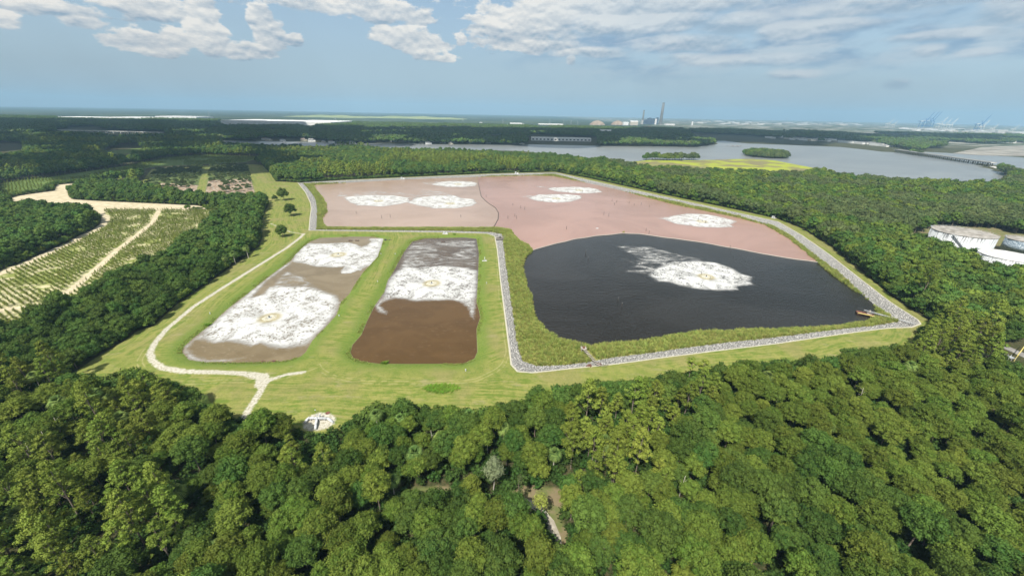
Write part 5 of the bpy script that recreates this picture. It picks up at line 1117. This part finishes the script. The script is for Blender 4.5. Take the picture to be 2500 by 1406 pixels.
# ------------------------------------------------------------------ distant buildings
def ppm(u, v): # metres per pixel across the view at this ground point
    return (G(u, v)[1] * _ct + HC * _st) / FPX
def hall(u, v, wpx, hpx, depth, lab, name='warehouse', cat='warehouse', wall='white_wall', roof='white_roof', group=None, rz=0.0, gable=0.0, bays=0):
    x, y = G(u, v); s = ppm(u, v); W_ = wpx * s; H_ = hpx * s * 1.02
    o = thing(name, lab, cat, (x, y + depth / 2, -1.5), rz, group)
    wl_ = MB().box((0, 0, H_ / 2), (W_, depth, H_)).build('wall', M[wall], o)
    mb = MB()
    if gable:
        mb.add([(-W_ / 2 - 1, -depth / 2 - 1, H_), (W_ / 2 + 1, -depth / 2 - 1, H_), (W_ / 2 + 1, depth / 2 + 1, H_), (-W_ / 2 - 1, depth / 2 + 1, H_), (-W_ / 2 - 1, 0, H_ + gable), (W_ / 2 + 1, 0, H_ + gable)], [(0, 1, 5, 4), (2, 3, 4, 5), (1, 2, 5), (3, 0, 4), (3, 2, 1, 0)])
    else: mb.box((0, 0, H_ + .4), (W_ + 1, depth + 1, .8)); mb.box((W_ * .2, 0, H_ + 1.4), (W_ * .08, depth * .3, 1.4))
    mb.build('roof', M[roof], o)
    if bays:
        for k in range(bays): MB().box((-W_ / 2 + W_ * (k + .5) / bays, -depth / 2 - .05, H_ * .45), (W_ / bays * .5, .3, H_ * .4)).build('window', M['glass'], o)
    return o
hall(675, 306, 268, 9, 420, 'huge low white warehouse with dazzling roof on the left behind the river trees', bays=0)
hall(780, 300, 105, 4, 300, 'bluish white second warehouse roof rising behind the huge white one')
hall(330, 291, 130, 3.5, 300, 'long white warehouse near the left horizon', gable=0); hall(430, 289, 100, 4, 260, 'white distribution hall right of the long one near the left horizon'); hall(210, 289, 140, 2.5, 200, 'thin white hall farthest left near the horizon')
hall(970, 312, 60, 5, 150, 'white flat-roofed building left of centre among far trees'); hall(1155, 325, 62, 6, 90, 'white school-like building with dark windows beyond the river', 'school_building', 'building', bays=9); hall(1205, 325, 40, 5, 80, 'smaller white block right of the school-like building', 'school_building', 'building', bays=5)
hall(1370, 344, 146, 7, 40, 'long three-storey white riverside building with window bands', 'office_building', 'building', 'white_wall', 'white_roof', bays=16)
hall(1480, 328, 26, 8, 60, 'white building with tower above the trees right of the long riverside block', 'church', 'building', gable=6); hall(1500, 335, 40, 3, 50, 'low white roofs beside the white towered building', 'building', 'building', gable=3)
hall(1690, 306, 3, 8, 30, 'slim pale silo right of the tall chimney', 'silo', 'silo')
hall(1345, 305, 60, 2, 120, 'thin white hall near the centre horizon'); hall(1260, 303, 30, 2, 120, 'small far white hall left of the brown domes')
# suburb houses along the river bank
HSP = [(645,341),(655,343),(690,344),(740,343),(760,345),(790,347),(808,348),(825,346),(860,349),(880,349),(960,345),(985,344),(1010,345),(1030,350),(1045,351),(1062,346),(1080,349),(1100,351),(1190,350),(1273,352),(1278,346),(1010,337),(570,331),(420,331),(710,318),(805,318),(885,311),(905,312),(1120,318)]
for k, (u, v) in enumerate(HSP):
    x, y = G(u, v); s = rng.uniform(.85, 1.5); lab = 'pale house with pitched roof among dark trees on the far river bank'
    o = thing('house', lab, 'house', (x, y, -1.5), rng.uniform(-.5, .5), 'houses on the far river bank'); o.scale = (s,) * 3
    if k == 0:
        w1 = mesh_from('wall', *(lambda b: (b.v, b.f))(MB().box((0, 0, 2.6), (15, 10, 5.2)).box((9, -1, 2), (6, 7, 4))), [M['white_wall']]); w2 = mesh_from('wall', w_v := [v_.co[:] for v_ in w1.vertices], [p_.vertices[:] for p_ in w1.polygons], [M['tan_wall']])
        rb_ = MB(); rb_.add([(-8.3, -5.8, 5.2), (8.3, -5.8, 5.2), (8.3, 5.8, 5.2), (-8.3, 5.8, 5.2), (-5, 0, 8.2), (5, 0, 8.2)], [(0, 1, 5, 4), (2, 3, 4, 5), (1, 2, 5), (3, 0, 4), (3, 2, 1, 0)]); r1 = mesh_from('roof', rb_.v, rb_.f, [M['grey_roof']]); r2 = mesh_from('roof', rb_.v, rb_.f, [M['brown_roof']])
        wi = MB()
        for q in (-5, -1.5, 2, 5): wi.box((q, -5.02, 2.8), (1.6, .1, 1.6))
        wm_ = mesh_from('window', wi.v, wi.f, [M['glass']])
    link('wall', (w1, w2)[k % 2], o); link('roof', (r1, r2)[k % 3 == 0], o); link('window', wm_, o)
for k, (u, v) in enumerate(((697,347),(735,349),(800,352),(868,352),(1012,353),(1050,354),(1100,355),(1150,355))):
    x, y = G(u, v); o = thing('boat_dock', 'roofed timber boat dock reaching into the river', 'dock', (x, y, -1.7), .1, 'boat docks on the far river bank'); MB().box((0, 0, 1), (2, 26, .4)).build('walkway', M['grey_wood'], o); MB().box((0, -13, 4.2), (11, 9, .4)).build('roof', M['grey_roof'], o)
    mb = MB()
    for sx_ in (-5, 5):
        for sy_ in (-17, -9): mb.tube((sx_, sy_, -1), (sx_, sy_, 4), .2)
    mb.build('posts', M['dark_wood'], o)
x, y = G(1800, 358); o = thing('pier_pavilion', 'long jetty with dark roofed boathouses off the wooded point', 'jetty', (x, y, -1.7)); MB().box((-22, 0, 1.2), (60, 2.5, .4)).build('walkway', M['grey_wood'], o)
for q in (-20, 0, 14): MB().box((q, 0, 4.6), (11, 9, 1.2), taper=.6).build('roof', M['brown_roof'], o)
mb = MB()
for q in range(-50, 20, 7): mb.tube((q, 0, -1.5), (q, 0, 4), .3)
mb.build('posts', M['dark_wood'], o)

# power station
def chimney(u, v, upx, wpx, lab, cap):
    x, y = G(u, v); s = ppm(u, v); h = upx * s * 1.0; r_ = wpx * s / 2; o = thing('chimney', lab, 'chimney', (x, y, -1.5))
    MB().lathe([(r_ * 1.25, 0), (r_ * 1.0, h * .5), (r_ * .82, h)], 28).build('shaft', M['stack'], o, True); MB().lathe([(r_ * .86, h), (r_ * .86, h * 1.03), (r_ * .6, h * 1.03)], 28).build('cap', M[cap], o)
    MB().lathe([(r_ * .93, h * .92), (r_ * 1.0, h * .92), (r_ * 1.0, h * .935), (r_ * .9, h * .935)], 28).build('gallery', M['grey_metal'], o); return s
chimney(1612, 304, 46.5, 6.4, 'tallest grey concrete chimney of the far power station', 'stack'); chimney(1568, 303, 30, 3.8, 'shorter thin chimney with dark top left of the tall one', 'dark_metal')
x, y = G(1590, 304); s = ppm(1590, 304); o = thing('power_station', 'blue-grey boiler houses of the far power station between its chimneys', 'power station', (x, y, -1.5))
for q, (dx_, ww, hh_, mt) in enumerate(((-15, 9, 10, 'blue_wall'), (-6, 8, 14, 'blue_wall'), (3, 8, 13, 'blue_wall'), (10, 4, 12, 'white_wall'), (14, 5, 15, 'blue_wall'), (-20, 6, 9, 'concrete'))): MB().box((dx_ * s, q * 8, hh_ * s / 2), (ww * s, 45, hh_ * s)).box((dx_ * s + s, q * 8, hh_ * s + s * .4), (ww * s * .4, 20, s * .9)).build('boiler_house', M[mt], o)
hall(1636, 306, 22, 3, 60, 'low white annex right of the tall chimney'); hall(1548, 306, 18, 8, 50, 'cream coal hall left of the power station', 'coal_hall', 'building', 'tan_wall', 'white_roof', gable=8); hall(1528, 306, 12, 6, 50, 'white conveyor house left of the cream coal hall', 'conveyor_house', 'building', gable=6)
for u, wd, hp, lab in ((1458, 38, 10, 'brown storage dome left of the power station, larger'), (1508, 34, 9.5, 'grey-brown storage dome next to the power station')):
    x, y = G(u, 305); s = ppm(u, 305); r_ = wd * s / 2; h = hp * s; o = thing('storage_dome', lab, 'dome', (x, y, -1.5)); MB().lathe([(r_, 0), (r_ * .92, h * .22), (r_ * .62, h * .68), (r_ * .3, h * .93), (r_ * .08, h)], 32).build('shell', M['brown_pile'], o, True); MB().tube((0, 0, h), (0, 0, h * 1.06), r_ * .07).build('cap', M['grey_metal'], o)
# pylons
def pylon(u, v, upx, lab='thin steel transmission tower above the far trees'):
    x, y = G(u, v); s = ppm(u, v); h = upx * s; o = thing('transmission_tower', lab, 'transmission tower', (x, y, -1.5), rng.uniform(-.4, .4), 'transmission towers on the horizon'); mb = MB(); w_ = h * .09
    for sx_, sy_ in ((-1, -1), (1, -1), (1, 1), (-1, 1)): mb.tube((sx_ * w_, sy_ * w_, 0), (sx_ * w_ * .12, sy_ * w_ * .12, h), .5, .35, 4)
    for k in range(8): z = h * k / 8; q = w_ * (1 - .88 * k / 8); mb.tube((-q, -q, z), (q * .9, -q * .9, z + h / 8), .25, .25, 4).tube((q, -q, z), (-q * .9, -q * .9, z + h / 8), .25, .25, 4)
    mb.build('mast', M['grey_metal'], o); mb = MB()
    for z in (.72, .84, .95): mb.tube((-w_ * 1.3, 0, h * z), (w_ * 1.3, 0, h * z), .35, .35, 4)
    mb.build('cross_arm', M['grey_metal'], o)
for u, v, h in ((512,287,15),(820,300,12),(1130,297,10),(1228,303,12),(1342,302,10),(1376,302,9),(1394,303,9),(1410,303,8),(1500,290,9),(1708,292,8),(1712,292,9),(1918,303,14),(70,290,9),(310,300,8)): pylon(u, v, h)
# ship-to-shore cranes
def crane(u, v, upx, mat, lab, grp, up_=True):
    x, y = G(u, v); s = ppm(u, v); h = upx * s; o = thing('port_crane', lab, 'port crane', (x, y, -1.5), 0, grp); H_ = h * .42; w_ = h * .14
    mb = MB()
    for sx_ in (-1, 1):
        for sy_ in (-1, 1): mb.box((sx_ * w_, sy_ * w_ * .7, H_ / 2), (h * .022, h * .022, H_))
    for z in (.35, 1.0): mb.box((0, -w_ * .7, H_ * z), (2 * w_, h * .02, h * .025)); mb.box((0, w_ * .7, H_ * z), (2 * w_, h * .02, h * .025))
    mb.build('portal', mat, o)
    mb = MB(); mb.box((-w_ * .6, 0, H_), (w_ * 4.4, h * .03, h * .03)); mb.tube((w_, 0, H_), (w_ * .6, 0, H_ * 1.5), h * .014, h * .01, 5); mb.tube((w_ * .6, 0, H_ * 1.5), (-w_ * 2.6, 0, H_), h * .006, h * .006, 4); mb.build('frame', mat, o)
    mb = MB(); e = Vector((w_ + h * .33, 0, h)) if up_ else Vector((w_ + h * .6, 0, H_)); mb.tube((w_, 0, H_), e, h * .018, h * .012, 5); mb.tube((w_ * .6, 0, H_ * 1.5), e, h * .005, h * .005, 4); mb.build('boom', mat, o)
    MB().box((-w_ * .8, 0, H_ * 1.04), (w_ * 1.3, w_ * .5, h * .05)).build('machinery_house', M['white_wall'], o)
for u in (2249, 2259, 2266): crane(u, 313, 37 if u > 2250 else 36, M['blue_paint'], 'blue port crane with raised boom on the right horizon', 'three blue cranes on the right horizon')
for u, v, h in ((2290,315,27),(2302,316,24),(2315,317,26)): crane(u, v, h, M['pale_paint'], 'pale port crane right of the three blue ones', 'pale cranes beside the blue ones')
for u, v, h, m_ in ((2385,320,36,'blue_paint'),(2392,321,26,'pale_paint'),(2420,323,20,'pale_paint'),(2470,325,20,'pale_paint'),(2165,312,20,'pale_paint'),(2178,313,18,'pale_paint')): crane(u, v, h, M[m_], 'distant port crane in the hazy harbour at the right', 'distant harbour cranes')
# hazy industrial sprawl on the right and scattered roofs left
r_ = random.Random(5); protoB = None; BX = MB().box((0, 0, 4), (1, 1, 8)); RX = MB().box((0, 0, 8.4), (1.02, 1.02, .8)); BW = [mesh_from('wall', BX.v, BX.f, [M[k]]) for k in ('white_wall', 'tan_wall', 'white_wall')]; BR = [mesh_from('roof', RX.v, RX.f, [M[k]]) for k in ('white_roof', 'white_roof', 'grey_roof')]
def blocks(n, u0_, u1_, v0_, v1_, lab, grp, smax=1.0, slope=.02):
    for k in range(n):
        u = r_.uniform(u0_, u1_); v = r_.uniform(v0_, v1_) + (u - u0_) * slope; x, y = G(u, v); s = ppm(u, v); o = thing('industrial_building', lab, 'building', (x, y, -1.5), r_.uniform(-.15, .15), grp)
        W_ = r_.uniform(4, 16) * s * smax; Dp = r_.uniform(40, 120); Hh = r_.uniform(.7, 1.6); o.scale = (W_, Dp, Hh); j = r_.randrange(3); link('wall', BW[j], o); link('roof', BR[j], o)
blocks(84, 1700, 2110, 296, 303, 'pale low building of the hazy industrial district right of the power station', 'industrial buildings right of the power station', 1.0, .012)
blocks(64, 2200, 2500, 311, 318, 'pale warehouse of the hazy harbour at the right horizon', 'harbour buildings at the right horizon', 1.2, .03)
blocks(16, 1880, 2040, 334, 338, 'low white building by the marsh shore across the river', 'white buildings on the marsh shore', .6, .06)
blocks(14, 1980, 2180, 341, 345, 'white waterfront building left of the river bridge', 'waterfront buildings near the bridge', .55, .07)
blocks(12, 1140, 1290, 300, 318, 'small white roof among the far trees near the centre', 'small roofs near the centre', .5, 0)
blocks(12, 2290, 2480, 330, 345, 'long pale shed among the far trees at the right', 'pale sheds at the right', .8, .02)
blocks(10, 230, 420, 296, 302, 'small white house roof among the far trees at the left', 'small white roofs at the left', .35, 0)
for u in (1576, 1586): hall(u, 312.5, 7, 3, 30, 'small red hall in front of the power station' + (', left' if u == 1576 else ', right'), 'red_hall', 'building', 'red_wall', 'red_wall')
tag(sheet('sand_yard', GP([(2325,374),(2400,359),(2500,355),(2600,360),(2600,388),(2500,381),(2400,379)]), -1.25, noisy('yard_sand', (.17, .155, .13), (.33, .31, .27), .012, .95)), kind='structure')
# green landfill hills
def hill(u0_, u1_, v, hpx, lab):
    a = np.array(G(u0_, v)); b = np.array(G(u1_, v)); s = ppm((u0_ + u1_) / 2, v); c_ = (a + b) / 2; W_ = np.hypot(*(b - a)); n = 48; m_ = 16; V = []; F = []
    for j in range(m_ + 1):
        for i in range(n + 1):
            x = (i / n - .5) * W_; y = (j / m_ - .5) * 900; z = hpx * s * math.sin(math.pi * i / n) ** .6 * math.sin(math.pi * j / m_) ** .6 * (1 + .18 * math.sin(i * .5)) - 3; V.append((x, y, z))
    for j in range(m_):
        for i in range(n): q = j * (n + 1) + i; F.append((q, q + 1, q + n + 2, q + n + 1))
    o = link('hill', mesh_from('hill', V, F, [HM], smooth=True), None, (c_[0], c_[1] + 450, -1.5)); tag(o, lab, kind='structure')
HM = noisy('landfill_grass', (.19, .24, .09), (.26, .30, .12), .006, .95)
hill(680, 870, 287, 5, 'left grassy hill'); hill(860, 1095, 290, 5, 'right grassy hill')

# ------------------------------------------------------------------ clouds that shade the middle distance
CM, t, out = new_mat('cloud'); principled(t, out, (.9, .9, .9), 1.0)
def cloud(cx, cy, rx, ry, seed, n=46):
    r_ = np.random.default_rng(seed); VV = []; FF = []; off = 0
    for i in range(n):
        a = i * 2.399; q = math.sqrt((i + .5) / n); rad = r_.uniform(.20, .34) * min(rx, ry); c_ = np.array([q * rx * math.cos(a), q * ry * math.sin(a), r_.uniform(-40, 160) * (1 - .5 * q)])
        v = I2V * rad * np.array([1, 1, .35]) * (1 + r_.uniform(-.1, .12, (len(I2V), 1))) + c_; VV.append(v); FF.append(I2F + off); off += len(v)
    me = mesh_from('cloud', np.vstack(VV), np.vstack(FF), [CM], smooth=True); o = link('cloud', me, None, (cx, cy, 1300)); tag(o, 'cumulus cloud', kind='structure')
# offset toward the sun so the shade lands on the traced dark bands
CO = 1300 / math.tan(SUN_EL); ox, oy = CO * math.sin(SUN_AZ), CO * math.cos(SUN_AZ)
for k, (x, y, rx, ry) in enumerate(((-1500, 1500, 1100, 420), (-300, 2350, 1500, 650), (1100, 2700, 1100, 560), (-2600, 2600, 1300, 700), (-820, 900, 330, 190), (2500, 3400, 1500, 700))):
    cloud(x + ox, y + oy, rx, ry, 50 + k)

# ------------------------------------------------------------------ haze
hz, t, out = new_mat('haze_air'); pv = t.node('ShaderNodeVolumePrincipled'); pv.inputs['Color'].default_value = (.46, .76, 1.0, 1); pv.inputs['Density'].default_value = 7.5e-5; pv.inputs['Anisotropy'].default_value = 0.0
t.l.new(pv.outputs[0], out.inputs['Volume'])
hb = MB().box((0, 9250, 198.0), (35000, 20000, 410.0)).build('haze', hz); tag(hb, 'pale blue summer haze over the far country', 'haze', kind='stuff')
